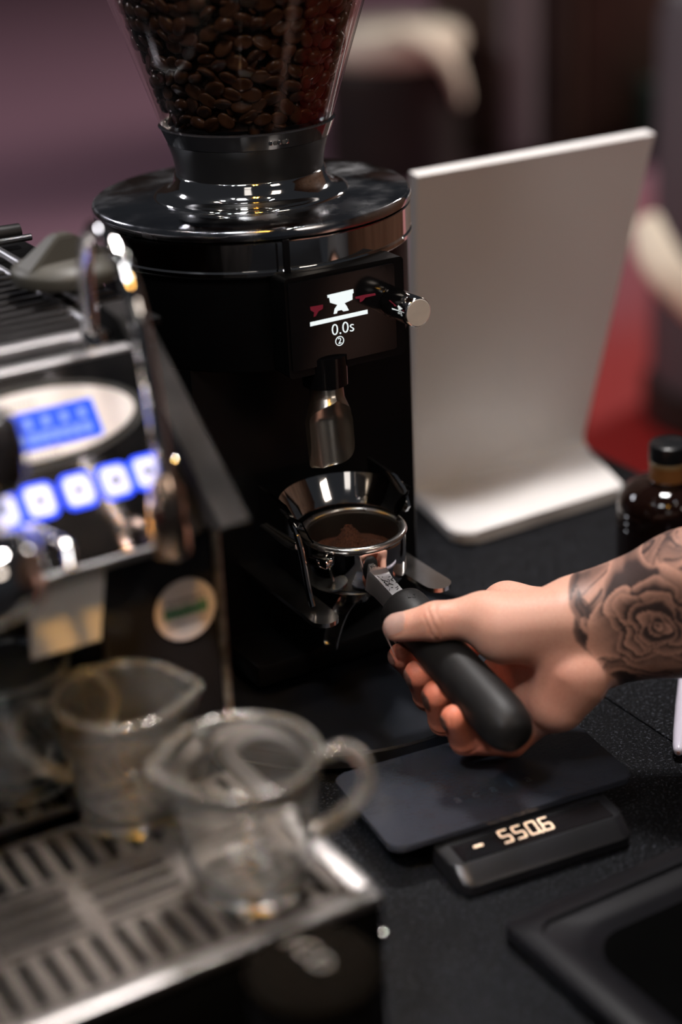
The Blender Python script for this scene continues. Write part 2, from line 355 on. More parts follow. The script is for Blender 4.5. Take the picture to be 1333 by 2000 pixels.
# spout: tube opening into a half-round chute
def chute():
    bm = NB(); L, n, m = LCH, 40, 28; ro = .0162
    grid = []
    for i in range(n+1):
        s = i/n; z = -s*L
        if s < .26: half = math.pi
        elif s < .42: half = math.pi - (math.pi*.46)*math.sin((s-.26)/.16*math.pi/2)
        else: half = math.pi*.54 - .06*math.pi*(s-.42)
        if s > .70: half *= math.sqrt(max(0, 1-((s-.70)/.30)**2.4))*.97+.03
        r = ro*(.70 if s < .2 else .70+.30*min(1, (s-.2)/.25))
        grid.append([bm.verts.new((r*math.sin(t), r*math.cos(t), z)) for t in np.linspace(-half, half, m+1)])
    for A, B in zip(grid, grid[1:]):
        for j in range(m): bm.faces.new((A[j], A[j+1], B[j+1], B[j]))
    return bm
top = Vector(on_y(636, 742, -.108)); bot = Vector(on_y(655, 914, -.126)); LCH = (bot-top).length
bm = chute()
bmesh.ops.solidify(bm, geom=bm.faces[:], thickness=.0011)
q = Vector((0,0,-1)).rotation_difference((bot-top).normalized()); 
bmesh.ops.transform(bm, matrix=Matrix.Translation(top) @ q.to_matrix().to_4x4(), verts=bm.verts)
obj('outlet_chute', bm, 'spout_steel', gr, ang=50)
bm = NB(); lathe(bm, [(0, .018), (.015, .018), (.015, -.002), (.0125, -.003), (0, -.003)], top, 32); obj('outlet_collar', bm, 'black_gloss', gr)
# portafilter fork and funnel
BX, BY, BZ = -.005, -.126, .127
bm = NB()
def prong(sx):
    pts = [(sx*.030, -.060), (sx*.052, -.060), (sx*.0525, -.150)]
    c = (sx*.0435, -.163); rr = .0095
    a0 = 0 if sx > 0 else 180
    for i in range(9):
        t = R(a0 - sx*180*i/8); pts.append((c[0]+rr*math.cos(t), c[1]+rr*math.sin(t)))
    pts.append((sx*.0335, -.15))
    return pts
for sx in (1, -1):
    bm = NB(); prism(bm, [(x+BX-.002, y) for x, y in prong(sx)], lambda u, v, d: (u, v, d), .0865, .0895); obj('fork_prong', bm, 'chrome_soft', gr)
bm = NB(); lathe(bm, [(.0345, .1305), (.0350, .1300), (.0390, .1350), (.0455, .1490), (.0448, .1497), (.0380, .1358), (.0345, .1312), (.0345, .1305)], (BX-.004, BY, 0), 48, R(-12), R(200)); obj('funnel', bm, 'chrome', gr)
for sx in (-1, 1):
    bm = NB(); poly = [(-.085, .128), (-.118, .128), (-.132, .131), (-.136, .136), (-.131, .147), (-.120, .153), (-.085, .155)]
    x = BX - .004 + sx*.0425
    prism(bm, poly, lambda u, v, d: (d, u, v), x-.0011, x+.0011); obj('funnel_cheek', bm, 'chrome', gr)
bm = NB(); tube(bm, [(BX-.047, -.128, .146), (BX-.049, -.140, .138), (BX-.048, -.143, .125), (BX-.047, -.146, .105), (BX-.046, -.149, .092)], .0022, 10); obj('holder_hook', bm, 'chrome', gr)
bm = NB(); tube(bm, [(BX-.049, -.090, .128), (BX-.050, -.128, .129), (BX-.049, -.138, .131)], .002, 10); obj('holder_pin', bm, 'chrome_soft', gr)
bm = NB(); box(bm, -.075, .068, -.110, -.05, .0185, .036, .004); obj('base_foot', bm, 'black_paint', gr)
# round drip tray under the grinder
dt = thing('catch_tray', 'large round matt black tray under the grinder spout', 'tray', (-.008, -.097, 0))
bm = NB(); lathe(bm, [(0, 0), (.122, 0), (.1275, .006), (.1285, .0155), (.1275, .0165), (.1262, .0158), (.1235, .0095), (.118, .0085), (0, .0085)], (-.008, -.097, .0004), 96); obj('tray_dish', bm, 'matt_tray', dt)
bm = NB(); lathe(bm, [(.1258, .0164), (.1270, .0172), (.1287, .0160), (.1270, .0155), (.1258, .0164)], (-.008, -.097, .0004), 96); obj('tray_rim', bm, 'scale_body', dt)

# ------------------------------------------------------------------ beans
def bean_mesh():
    bm = NB(); bmesh.ops.create_uvsphere(bm, u_segments=14, v_segments=9, radius=1)
    for v in bm.verts:
        x, y, z = v.co
        if y < 0: y *= .45
        g = math.exp(-(x/.16)**2) * (1 if v.co.y < 0 else 0)
        y += .28*g*(1-abs(z)**2)
        v.co = Vector((x*.0045, y*.0036, z*.0062))
    bmesh.ops.recalc_face_normals(bm, faces=bm.faces)
    me = bpy.data.meshes.new('coffee_bean'); bm.to_mesh(me); bm.free()
    for p in me.polygons: p.use_smooth = True
    me.materials.append(M['bean']); return me
BEAN = bean_mesh()
def cone_r(z): return np.interp(z, [p[1] for p in cone], [p[0] for p in cone]) - .0025
spots = []
def try_spot(rad_in, n, tries, zmin, zmax, mind, azr=None):
    out = []
    for _ in range(tries):
        if len(out) >= n: break
        z = zmin + (zmax-zmin)*random.random()
        an = random.uniform(*(azr or (0, 2*math.pi)))
        r = cone_r(z) - rad_in
        p = np.array((r*math.cos(an), r*math.sin(an), z))
        if not len(out) or ((np.array([q for q, _ in out])-p)**2).sum(1).min() > mind*mind: out.append((p, an))
    return out
cam_az = math.atan2(CAM[1], CAM[0])
shell = try_spot(.0058, 300, 26000, .3835, .472, .0085, (cam_az-1.9, cam_az+1.9))
for i, (p, an) in enumerate(shell):
    o = bpy.data.objects.new('coffee_bean', BEAN); COL.objects.link(o)
    face = random.choice((0, 0, math.pi)) + random.gauss(0, .35)
    q = Quaternion((0,0,1), an + math.pi/2) @ Quaternion((1,0,0), random.gauss(.35, .25)) @ Quaternion((0,1,0), random.uniform(.6, 2.6)) @ Quaternion((0,0,1), face)
    o.rotation_mode = 'QUATERNION'; o.rotation_quaternion = q; o.location = p
    s = random.uniform(.98, 1.22); o.scale = (s, s, s)
    tag(o, 'glossy dark roasted coffee bean piled in the clear hopper', 'coffee bean', 'roasted beans in the hopper')
# the beans behind them, one uncountable fill
fill = NB()
src = NB(); src.from_mesh(BEAN)
fill_me = []
for rad_in, n in ((.0105, 420), (.018, 300)):
    for p, an in try_spot(rad_in, n, 6000, .380, .485, .0074):
        T = Matrix.Translation(p) @ Matrix.Rotation(random.uniform(0, 6.3), 4, 'Z') @ Matrix.Rotation(random.uniform(0, 6.3), 4, 'X')
        me = BEAN.copy(); me.transform(T); fill.from_mesh(me); bpy.data.meshes.remove(me)
lathe(fill, [(0, .3775), (.047, .379), (cone_r(.40)-.019, .40), (cone_r(.44)-.019, .44), (cone_r(.487)-.019, .487), (0, .50)], n=40)
src.free()
tag(obj('bean_fill', fill, 'bean'), 'mass of dark roasted coffee beans filling the hopper', 'coffee beans', kind='stuff')

# ================================================================== PORTAFILTER
pf = thing('portafilter', 'steel portafilter with black handle held under the spout', 'portafilter', (BX, BY, .0900))
HD = (Vector((-.017, -.327, .071)) - Vector((BX, BY, .108))); HDIR = HD.normalized()
bm = NB(); lathe(bm, [(.0336+.0024*math.cos(t), .1258+.0022*math.sin(t)) for t in np.linspace(0, 2*math.pi, 17)], (BX, BY, 0), 80); obj('basket_rim', bm, 'rim_steel', pf, ang=80)
bm = NB(); lathe(bm, [(.0330, .1262), (.0305, .1245), (.0298, .118), (.0295, .104), (0, .1035)], (BX, BY, 0), 64); obj('basket', bm, 'basket_steel', pf)
bm = NB(); lathe(bm, [(.0330, .1235), (.0345, .1230), (.0348, .1215), (.0348, .0985), (.0335, .0940), (.0300, .0918), (.018, .0908), (.0155, .0905), (.0155, .0900), (0, .0900)], (BX, BY, 0), 72); obj('bowl', bm, 'chrome', pf)
for an in (25, 205):
    bm = NB(); box(bm, .033, .0425, -.008, .008, .1150, .1215, .0018, mtx=Matrix.Translation((BX, BY, 0)) @ Matrix.Rotation(R(an), 4, 'Z')); obj('locking_lug', bm, 'chrome', pf)
def along(t, up=0): return Vector((BX, BY, .108)) + HDIR*t + Vector((0, 0, up))
rotm = Vector((0,0,1)).rotation_difference(HDIR).to_matrix().to_4x4()
# flat-topped steel neck
nk = NB(); hx = Vector((1,0,0)); hu = hx.cross(HDIR)*1
if hu.z < 0: hu = -hu
def neck_sec(t, w, h):
    c = along(t); return [c+hx*x*w+hu*y*h for x, y in ((-1,-.5),(-.75,.75),(-.6,1),(.6,1),(.75,.75),(1,-.5),(.6,-1),(-.6,-1))]
rings = [[nk.verts.new(p) for p in neck_sec(t, w, h)] for t, w, h in ((.029, .0135, .0105), (.034, .0098, .0085), (.042, .0082, .0078), (.060, .0076, .0075), (.070, .0074, .0074))]
for A, B in zip(rings, rings[1:]):
    for j in range(8): nk.faces.new((A[j], A[(j+1)%8], B[(j+1)%8], B[j]))
obj('neck', nk, 'satin', pf, ang=30)
bm = NB(); tp = along(.049)+hu*.0080
for k in range(26):
    x = random.uniform(-.0042, .0042); t = random.uniform(-.009, .009)
    p0 = tp + hx*x + HDIR*t; p1 = p0 + hx*random.uniform(-.002, .002) + HDIR*random.uniform(-.003, .003); tube(bm, [p0, p1], .00022, 5, 1)
obj('neck_engraving', bm, 'dark_ink', pf)
# handle
prof = [(0, 0), (.0135, 0), (.0160, .002), (.0165, .005), (.0164, .018), (.0150, .0225), (.0142, .026), (.0143, .035), (.0149, .055), (.0156, .080), (.0162, .103), (.0161, .113), (.0148, .1215), (.0115, .1275), (.006, .1302), (0, .131)]
H0 = .066
prof = [(r_, z_*1.085) for r_, z_ in prof]
bm = NB(); lathe(bm, prof, along(H0), 48, axis=HDIR); obj('handle', bm, 'black_rubber', pf, ang=70)
tu = hu
text_obj('handle_engraving', 'LE', .0055, 'dark_ink', pf, along(H0+.0115) + (hu*.82 - hx*.02 + Vector((-.55,0,0))*.0).normalized()*.0164, HDIR*-.1+hx*.9+HDIR*.5, -HDIR, .0003)
# double spout
bm = NB(); tube(bm, [(BX, BY, .091), (BX, BY, .075)], .0085, 24, 1); obj('spout_stem', bm, 'chrome', pf)
def gutter(sx):
    bm = NB(); pts = smooth_path([(BX+.002-.001*sx, BY-.002, .0765), (BX+.002+sx*.010, BY-.006, .0750), (BX+.002+sx*.018, BY-.009, .0685), (BX+.002+sx*.0235, BY-.010, .0570), (BX+.002+sx*.0255, BY-.010, .049)], 6)
    grid = []
    for i, p in enumerate(pts):
        t = (pts[min(i+1,len(pts)-1)]-pts[max(i-1,0)]).normalized(); sd = Vector((0,1,0)); nrm = sd.cross(t)*sx
        wdt = .0085 if i > 3 else .0075
        if i > len(pts)-4: wdt *= (1, .92, .75)[i-len(pts)+3]
        grid.append([bm.verts.new(p + sd*wdt*math.sin(a_) + nrm*.006*(1-math.cos(a_))*sx*sx*-1) for a_ in np.linspace(-1.35, 1.35, 11)])
    for A, B in zip(grid, grid[1:]):
        for j in range(10): bm.faces.new((A[j], A[j+1], B[j+1], B[j]))
    bmesh.ops.solidify(bm, geom=bm.faces[:], thickness=.0014); return bm
for sx in (-1, 1): obj('spout_gutter', gutter(sx), 'chrome_soft', pf)
# ground coffee
gm = NB(); n = 40
prev = None
for i in range(15):
    r = .0292*i/14; ring = []
    for j in range(n):
        an = 2*math.pi*j/n
        x, y = r*math.cos(an), r*math.sin(an)
        h = .0125*math.exp(-(((x+.002)/.0100)**2+((y-.002)/.0105)**2)) + .004*math.exp(-((x-.012)/.008)**2-((y+.008)/.008)**2)
        h += random.uniform(0, .0011)*(1 if i else 0)
        ring.append(gm.verts.new((BX+x, BY+y, min(.1275, .1085 + h*1.55))))
        if i == 0: break
    if prev:
        for j in range(n):
            if len(prev) == 1: gm.faces.new((prev[0], ring[j], ring[(j+1)%n]))
            else: gm.faces.new((prev[j], ring[j], ring[(j+1)%n], prev[(j+1)%n]))
    prev = ring
for k in range(150):
    an = random.uniform(0, 6.3); r = .024*math.sqrt(random.random()); x, y = r*math.cos(an)-.002, r*math.sin(an)
    h = .0125*math.exp(-(((x+.002)/.0100)**2+((y-.002)/.0105)**2))
    g = bmesh.ops.create_icosphere(gm, subdivisions=1, radius=random.uniform(.0006, .0014), matrix=Matrix.Translation((BX+x, BY+y, min(.128, .1090+h*1.55))))
tag(obj('ground_coffee', gm, 'grounds'), 'mound of fresh reddish brown ground coffee in the basket', 'ground coffee', kind='stuff')

# ================================================================== SIGN STAND
sg = thing('sign_stand', 'blank white L-shaped display board standing on the counter', 'sign', (.30, .09, 0))
def sign():
    bm = NB(); T = .0125; tilt = math.tan(R(5.0)); Hh = .30; rb = .010
    # side profile of the front face from base front edge back, up the bend, up the plate: (y,z)
    y_b = .132
    prof = []
    for i in range(9):
        t = R(-90 + 90*i/8); prof.append((y_b - rb + rb*math.cos(t), T*.9 + rb + rb*math.sin(t)))
    ztop = None
    zs = np.linspace(T*.9+rb, Hh, 14)[1:]
    for z in zs: prof.append((y_b - tilt*(z-T*.9-rb), z))
    # x extents of each row: taken from the board's outline, which widens upward
    tl = on_plane(818, 343, (0, y_b-tilt*.285, .285), (0, 1, tilt)); trp = on_plane(1282, 264, (0, y_b-tilt*.285, .285), (0, 1, tilt))
    def xs(z):
        f = (z-.01)/(tl[2]-.01); return .203*(1-f)+tl[0]*f, .388*(1-f)+trp[0]*f
    ztop = (tl[2]+trp[2])/2
    rows = []
    for y, z in prof:
        z = min(z, ztop); f = min(1, max(0, z/ztop)); x0, x1 = xs(z); rows.append((x0, x1, y, z))
    fr, bk = [], []
    for i, (x0, x1, y, z) in enumerate(rows):
        a_ = rows[max(i-1,0)]; b_ = rows[min(i+1,len(rows)-1)]
        n = Vector((0, (b_[3]-a_[3]), -(b_[2]-a_[2]))); n.normalize()
        fr.append([bm.verts.new((x0+(x1-x0)*k/8, y, z)) for k in range(9)])
        bk.append([bm.verts.new((x0+(x1-x0)*k/8, y+n.y*T, max(.0005, z+n.z*T*(.9 if i < 2 else 1)))) for k in range(9)])
    m = len(rows)
    for i in range(m-1):
        for k in range(8):
            bm.faces.new((fr[i][k], fr[i][k+1], fr[i+1][k+1], fr[i+1][k])); bm.faces.new((bk[i][k], bk[i+1][k], bk[i+1][k+1], bk[i][k+1]))
        bm.faces.new((fr[i][0], fr[i+1][0], bk[i+1][0], bk[i][0])); bm.faces.new((fr[i][8], bk[i][8], bk[i+1][8], fr[i+1][8]))
    for k in range(8): bm.faces.new((fr[-1][k], fr[-1][k+1], bk[-1][k+1], bk[-1][k])); bm.faces.new((fr[0][k], bk[0][k], bk[0][k+1], fr[0][k+1]))
    return bm, T
bm, T = sign()
bmesh.ops.bevel(bm, geom=[e for e in bm.edges if e.calc_face_angle(0) > 1.2], offset=.0016, segments=2, affect='EDGES')
obj('panel', bm, 'white_board', sg, ang=40)
poly = [(.203, .127), (.186, .048)]
for cx_, cy_, a0, a1, r_ in ((.203, .046, 180, 268, .0165), (.345, .051, 272, 372, .0185)):
    for i in range(9): t = R(a0+(a1-a0)*i/8); poly.append((cx_+r_*math.cos(t), cy_+r_*math.sin(t)))
poly += [(.388, .127)]
bm = NB(); prism(bm, poly, lambda u, v, d: (u, v, d), .0006, T*.9)
bmesh.ops.bevel(bm, geom=[e for e in bm.edges if abs(e.verts[0].co.z-e.verts[1].co.z) < 1e-6 and min(e.verts[0].co.y, e.verts[1].co.y) < .12], offset=.0014, segments=2, affect='EDGES')
obj('foot', bm, 'white_board', sg, ang=40)

# ================================================================== SCALE
sca = math.atan2(-.0175, .1605); SX = Matrix.Translation((-.1000, -.3225, 0)) @ Matrix.Rotation(sca, 4, 'Z')
sc_ = thing('coffee_scale', 'slim black digital coffee scale lying on the counter', 'scale', (-.02, -.29, 0))
bm = NB(); prism(bm, rrect(.1640, .088, .009, 6, .0815, .044), lambda u, v, d: (u, v, d), .0190, .0225)
bmesh.ops.bevel(bm, geom=[e for e in bm.edges if abs(e.verts[0].co.z-e.verts[1].co.z) < 1e-6 and e.verts[0].co.z > .022], offset=.0008, segments=2, affect='EDGES')
bmesh.ops.transform(bm, matrix=SX, verts=bm.verts); obj('weighing_plate', bm, 'scale_top', sc_)
bm = NB(); prism(bm, rrect(.112, .084, .008, 6, .0835, .042), lambda u, v, d: (u, v, d), .002, .0175); bmesh.ops.transform(bm, matrix=SX, verts=bm.verts); obj('base', bm, 'scale_body', sc_)
bm = NB()
def sxs(u): return u
bar_prof = [(.004, .002), (.004, .0165), (-.022, .0155), (-.0325, .0095), (-.034, .0075), (-.034, .002)]
secs = []
for u, sh in ((.0265, .35), (.0285, .75), (.0315, .95), (.036, 1), (.132, 1), (.1365, .95), (.1395, .75), (.1415, .35)):
    secs.append([bm.verts.new((u, (y if y > 0 else y*(.55+.45*sh)), .002+(z-.002)*(.86+.14*sh))) for y, z in bar_prof])
for A, B in zip(secs, secs[1:]):
    for j in range(6): bm.faces.new((A[j], A[(j+1)%6], B[(j+1)%6], B[j]))
bm.faces.new(secs[0]); bm.faces.new(secs[-1][::-1]); bmesh.ops.transform(bm, matrix=SX, verts=bm.verts); dbar = obj('display_bar', bm, 'scale_body', sc_, ang=25)
bm = NB(); prism(bm, [(.034, -.0035), (.034, -.0210), (.134, -.0210), (.134, -.0035)], lambda u, v, d: (u, v, .0162+.0385*v+d), 0, .0006); bmesh.ops.transform(bm, matrix=SX, verts=bm.verts); dwin = obj('display_window', bm, 'black_gloss', sc_, smooth=False)
SEG = {'5': 'afgcd', '0': 'abcdef', '6': 'afgecd', '-': 'g'}
def digit(ch, u0, v0, w, h, name):
    t = w*.17; sl = .10
    segs = dict(a=(t*.6, w-t*.6, h-t, h), d=(t*.6, w-t*.6, 0, t), g=(t*.6, w-t*.6, h/2-t/2, h/2+t/2), f=(0, t, h/2+t*.3, h-t*.5), e=(0, t, t*.5, h/2-t*.3), b=(w-t, w, h/2+t*.3, h-t*.5), c=(w-t, w, t*.5, h/2-t*.3))
    bm = NB()
    for s in SEG[ch]:
        a0, a1, b0, b1 = segs[s]
        prism(bm, [(u0+x+sl*y, v0+y) for x, y in ((a0,b0),(a1,b0),(a1,b1),(a0,b1))], lambda u, v, d: (u, v, .0169+.0385*v+d), 0, .0003)
    bmesh.ops.transform(bm, matrix=SX, verts=bm.verts); obj(name, bm, 'led', dwin, smooth=False)
for i, ch in enumerate('5506'): digit(ch, .0630+i*.0090, -.0165, .0068, .0125, 'digit')
bm = NB(); prism(bm, rrect(.0016, .0018, .0005, 2, .0630+.0090*3-.0013, -.0160), lambda u, v, d: (u, v, .0169+.0385*v+d), 0, .0003); bmesh.ops.transform(bm, matrix=SX, verts=bm.verts); obj('decimal_point', bm, 'led', dwin, smooth=False)
bm = NB(); prism(bm, [(.0455, -.0122), (.0515, -.0122), (.0517, -.0104), (.0457, -.0104)], lambda u, v, d: (u, v, .0169+.0385*v+d), 0, .0003); bmesh.ops.transform(bm, matrix=SX, verts=bm.verts); obj('minus_sign', bm, 'led', dwin, smooth=False)
for i, ch in enumerate('acaia'):
    p_ = SX @ Vector((.0560+i*.0120, .0285, .0226)); text_obj('brand_letter', ch, .0105, 'faint_ink', sc_, p_, SX.to_3x3() @ Vector((1,0,0)), SX.to_3x3() @ Vector((0,1,0)), .0001)

# ================================================================== BLACK TUB (right front)
tb = thing('bar_tub', 'black rimmed empty tub at the front right of counter', 'tub', (.1, -.55, 0))
x0, x1, y0, y1, zt = -.0785, .26, -.78, -.397, .011
bm = NB()
outer = rrect(x1-x0, y1-y0, .006, 4, (x0+x1)/2, (y0+y1)/2)
def loop(w, h, r, z, cx_=(x0+x1)/2, cy_=(y0+y1)/2): return [bm.verts.new((x, y, z)) for x, y in rrect(w, h, r, 8, cx_, cy_)]
W, Hh = x1-x0, y1-y0
loops = [loop(W-.006, Hh-.006, .006, .0008), loop(W, Hh, .008, .003), loop(W, Hh, .008, zt-.001), loop(W-.002, Hh-.002, .008, zt), loop(W-.026, Hh-.026, .010, zt), loop(W-.028, Hh-.028, .011, zt-.0025), loop(W-.050, Hh-.050, .02, zt-.0030), loop(W-.056, Hh-.056, .022, zt-.005), loop(W-.066, Hh-.066, .022, .003)]
for A, B in zip(loops, loops[1:]):
    n_ = len(A)
    for j in range(n_): bm.faces.new((A[j], A[(j+1)%n_], B[(j+1)%n_], B[j]))
bm.faces.new(loops[0]); obj('rim', bm, 'tub', tb, ang=50)
bm = NB(); prism(bm, rrect(W-.066, Hh-.066, .022, 8, (x0+x1)/2, (y0+y1)/2), lambda u, v, d: (u, v, d), .0012, .0034); obj('basin_floor', bm, 'tub_in', tb)

# ================================================================== PEN
pn = thing('white_pen', 'glossy white pen lying at the right edge', 'pen', (.1186, -.3142, 0))
d_ = Vector((.203-.118, -.226+.314, .001)).normalized()
bm = NB(); lathe(bm, [(0, 0), (.0022, .0002), (.0034, .0025), (.0042, .008), (.0050, .025), (.0056, .06), (.0056, .135), (.0045, .139), (0, .139)], (.1180, -.3148, .0060), 24, axis=d_); obj('barrel', bm, 'pen_white', pn, ang=60)
bm = NB(); lathe(bm, [(0, -.0006), (.0012, -.0004), (.0013, .0008), (0, .0009)], (.1180, -.3148, .0060), 16, axis=d_); obj('tip', bm, mat('pen_tip', (.35, .2, .18), .4, noise=(50, (.4, .24, .2))), pn)

# ================================================================== BOTTLE
bc = (.286, -.104, 0)
bt = thing('syrup_bottle', 'dark amber glass bottle with black cap behind the forearm', 'bottle', bc)
bm = NB(); lathe(bm, [(0, .0005), (.034, .0005), (.0375, .004), (.0380, .010), (.0380, .060), (.0365, .068), (.0325, .0745), (.0255, .0795), (.0190, .0815), (.0150, .0825), (.0140, .084), (.0138, .0905), (0, .0905)], bc, 64); obj('glass_body', bm, 'bottle_glass', bt, ang=70)
bm = NB(); lathe(bm, [(.0138, .0825), (.0146, .0828), (.0146, .0945), (.0138, .0948)], bc, 40); obj('neck_band', bm, 'neck_label', bt)
bm = NB(); lathe(bm, [(0, .0946), (.0140, .0946), (.0150, .0952), (.0150, .0972), (.0138, .0985), (0, .0985)], bc, 40); obj('neck_ring', bm, 'cork_ring', bt)
bm = NB(); lathe(bm, [(0, .0982), (.0148, .0982), (.0154, .0990), (.0154, .1100), (.0148, .1115), (.0135, .1122), (0, .1125)], bc, 40); obj('cap', bm, 'cap', bt)
bm = NB()
for k in range(3): lathe(bm, [(.0372, .044+.006*k), (.0384, .0455+.006*k), (.0384, .0475+.006*k), (.0372, .049+.006*k)], bc, 60, R(-200), R(-160))
obj('glass_ridges', bm, 'bottle_glass', bt)

# ================================================================== ESPRESSO MACHINE
em = thing('espresso_machine', 'black and steel espresso machine with lit blue buttons at left', 'espresso machine', (-.35, -.15, 0))
XR = -.175; XL = -.62
PT, PB = Vector((0, -.231, .317)), Vector((0, -.300, .239))      # panel top / bottom (y,z)
pn_dir = (PT-PB).normalized(); pn_n = Vector((0, -pn_dir.z, pn_dir.y))
def on_panel(px, py, lift=0.): return Vector(on_plane(px, py, PB, pn_n)) + pn_n*lift
# body
bm = NB(); box(bm, XL, XR-.012, -.19, .16, .012, .312, .004); obj('housing', bm, 'black_paint', em)
bm = NB(); prism(bm, [(-.30, .239), (-.231, .317), (-.18, .317), (-.18, .239)], lambda u, v, d: (d, u, v), XL, XR-.016); obj('head_shell', bm, 'black_paint', em, smooth=False)
bm = NB(); prism(bm, [(PB.y, PB.z), (PT.y, PT.z), (PT.y-.002, PT.z+.001), (PB.y-.002, PB.z+.001)], lambda u, v, d: (d, u, v), XL+.01, XR-.0165); obj('control_panel', bm, 'panel_steel', em, smooth=False)
bm = NB(); box(bm, XL+.01, -.205, -.3035, -.296, .2345, .2395, .001); obj('panel_lip', bm, 'brushed', em)
bm = NB(); prism(bm, [(-.322, .2490), (-.3185, .2450), (-.20, .2300), (.15, .2300), (.15, .3050), (-.168, .3050), (-.190, .3320), (-.213, .3300)], lambda u, v, d: (d, u, v), XR-.016, XR); sp = obj('side_cheek', bm, mat('cheek_paint', (.008, .0078, .008), .7, spec=.03, noise=(20, (.03, .028, .028))), em, smooth=False)
bm = NB(); lathe(bm, [(0, .004), (.003, .0035), (.0042, .001), (.0042, 0), (0, 0)], on_plane(344, 903, (XR-.016, 0, 0), (1, 0, 0)), 20, axis=(-1, 0, 0)); obj('cheek_bolt', bm, 'chrome', em)
# right column with sticker, corner strip
bm = NB(); box(bm, -.243, XR, -.28, -.18, .02, .236, .003); obj('front_column', bm, 'black_gloss', em)
bm = NB(); tube(bm, [(XR-.0015, -.2815, .104), (XR-.0015, -.2815, .232)], .0024, 12, 1); obj('corner_strip', bm, mat('corner_strip', (.16, .13, .10), .3, 1, noise=(90, (.45, .40, .34)), rvar=.2), em)
sc0 = on_y(362, 1190, -.2803)
bm = NB(); lathe(bm, [(0, .0012), (.0172, .0012), (.0176, .0008), (.0176, 0), (0, 0)], sc0, 48, axis=(0, -1, 0)); stk = obj('round_sticker', bm, 'sticker_white', em)
def sticker_marks(name, m, v0, v1, n, u0, u1, skip=.62, sl=.0):
    bm = NB(); pitch = (u1-u0)/n
    for i in range(n):
        hgt = (v1-v0)*random.uniform(.7, 1); uu = u0+pitch*i
        box(bm, sc0[0]+uu, sc0[0]+uu+pitch*skip, sc0[1]-.0015, sc0[1]-.0010, sc0[2]+v0, sc0[2]+v0+hgt)
    obj(name, bm, m, stk, smooth=False)
sticker_marks('sticker_lettering', 'grey_ink', .0050, .0078, 9, -.0105, .0115, .5)
sticker_marks('sticker_lettering', 'sticker_green', -.0030, .0036, 10, -.0125, .0125, .82)
sticker_marks('sticker_lettering', 'grey_ink', -.0078, -.0056, 10, -.0110, .0110, .5)
# splash back behind the grates, plus a pale card in place of a white reflection
bm = NB(); box(bm, XL+.01, -.243, -.196, -.190, .105, .238, .001); obj('splash_back', bm, 'brushed', em)
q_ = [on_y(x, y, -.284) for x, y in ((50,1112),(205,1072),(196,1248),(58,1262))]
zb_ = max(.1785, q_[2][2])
bm = NB(); prism(bm, [(q_[0][0], .2345), (q_[1][0], .2345), (q_[2][0], zb_), (q_[3][0], zb_)], lambda u, v, d: (u, d, v), -.2848, -.2830); obj('reflection_card', bm, 'pale_reflection', em, smooth=False)
# top: tray with slats and rails
bm = NB(); box(bm, XL, XR-.016, -.231, -.222, .3145, .3195, .0015); obj('top_front_trim', bm, 'satin', em)
bm = NB(); box(bm, XL, -.2035, -.206, -.196, .3145, .3225, .0015); obj('cup_tray_edge', bm, 'satin', em)
bm = NB(); box(bm, XL, XR-.016, -.222, .15, .312, .3150, .001); obj('top_plate', bm, 'panel_steel', em)
slat = None
for i in range(20):
    y = -.186 + i*.0125
    if slat is None:
        bm = NB(); box(bm, -.60, -.193, -.0028, .0028, .3150, .3200, .001); slat = obj('cup_slat', bm, 'slat_dark', em); slat.location.y = y; me_s = slat.data
    else:
        o = bpy.data.objects.new('cup_slat', me_s); COL.objects.link(o); attach(o, em); o.location.y = y
bm = NB(); tube(bm, [(-.1855, -.200, .3235), (-.1855, -.08, .3235), (-.1855, .02, .3235), (-.1855, .14, .3235)], .0028, 12, 1); obj('cup_rail', bm, 'satin', em)
bm = NB(); tube(bm, [(-.1935, -.200, .3185), (-.1935, .14, .3185)], .0022, 12, 1); obj('cup_rail', bm, 'satin', em)
for i in range(9):
    bm = NB(); box(bm, -.190, -.150, -.150+i*.0135, -.1435+i*.0135, .310, .3135, .0008); 
    obj('vent_slat', bm, 'grate_steel', em)
bm = NB(); box(bm, -.190, -.145, -.165, .14, .3055, .3098, .001); obj('vent_box', bm, 'black_paint', em)
bm = NB(); tube(bm, [(-.62, .045, .320), (-.30, .045, .321), (-.152, .040, .319)], .006, 12, 4); obj('back_rail', bm, 'black_rubber', em)
bm = NB(); tube(bm, [(-.62, .015, .3225), (-.155, .010, .3225)], .0022, 10, 1); obj('back_rail', bm, 'chrome_soft', em)
# display: oval bezel with lcd
def panel_pts(pts): return [on_panel(x, y) for x, y in pts]
c0 = on_panel(72, 836); uX = Vector((1, 0, 0)); uV = pn_dir
def panel_prism(poly, c, d0, d1):
    bm = NB(); prism(bm, poly, lambda u, v, d: tuple(c + uX*u + uV*v + pn_n*d), d0, d1); return bm
ell = lambda a, b: [(a*math.cos(t), b*math.sin(t)) for t in np.linspace(0, 2*math.pi, 49)[:-1]]
obj('display_gasket', panel_prism(ell(.0570, .0225), c0, 0.0, .003), 'black_rubber', em, ang=30)
bez = obj('display_bezel', panel_prism(ell(.0515, .0185), c0, 0.0, .0042), 'bezel_white', em, ang=30)
lc = on_panel(103, 838) ; 
lcd = obj('lcd_screen', panel_prism(rrect(.0465, .0205, .0012, 3), lc, .004, .0047), 'lcd_blue', em, smooth=False)
for row, (v, n_) in enumerate(((.0045, 4), (-.0035, 7))):
    for k in range(n_):
        u = -.019 + k*(.0385/n_) + (.004 if row == 0 else 0)
        obj('lcd_cell', panel_prism(rrect(.0036, .0052, .0005, 2, u+.002, v-.001), lc, .0044, .0050), 'lcd_light', lcd, smooth=False)
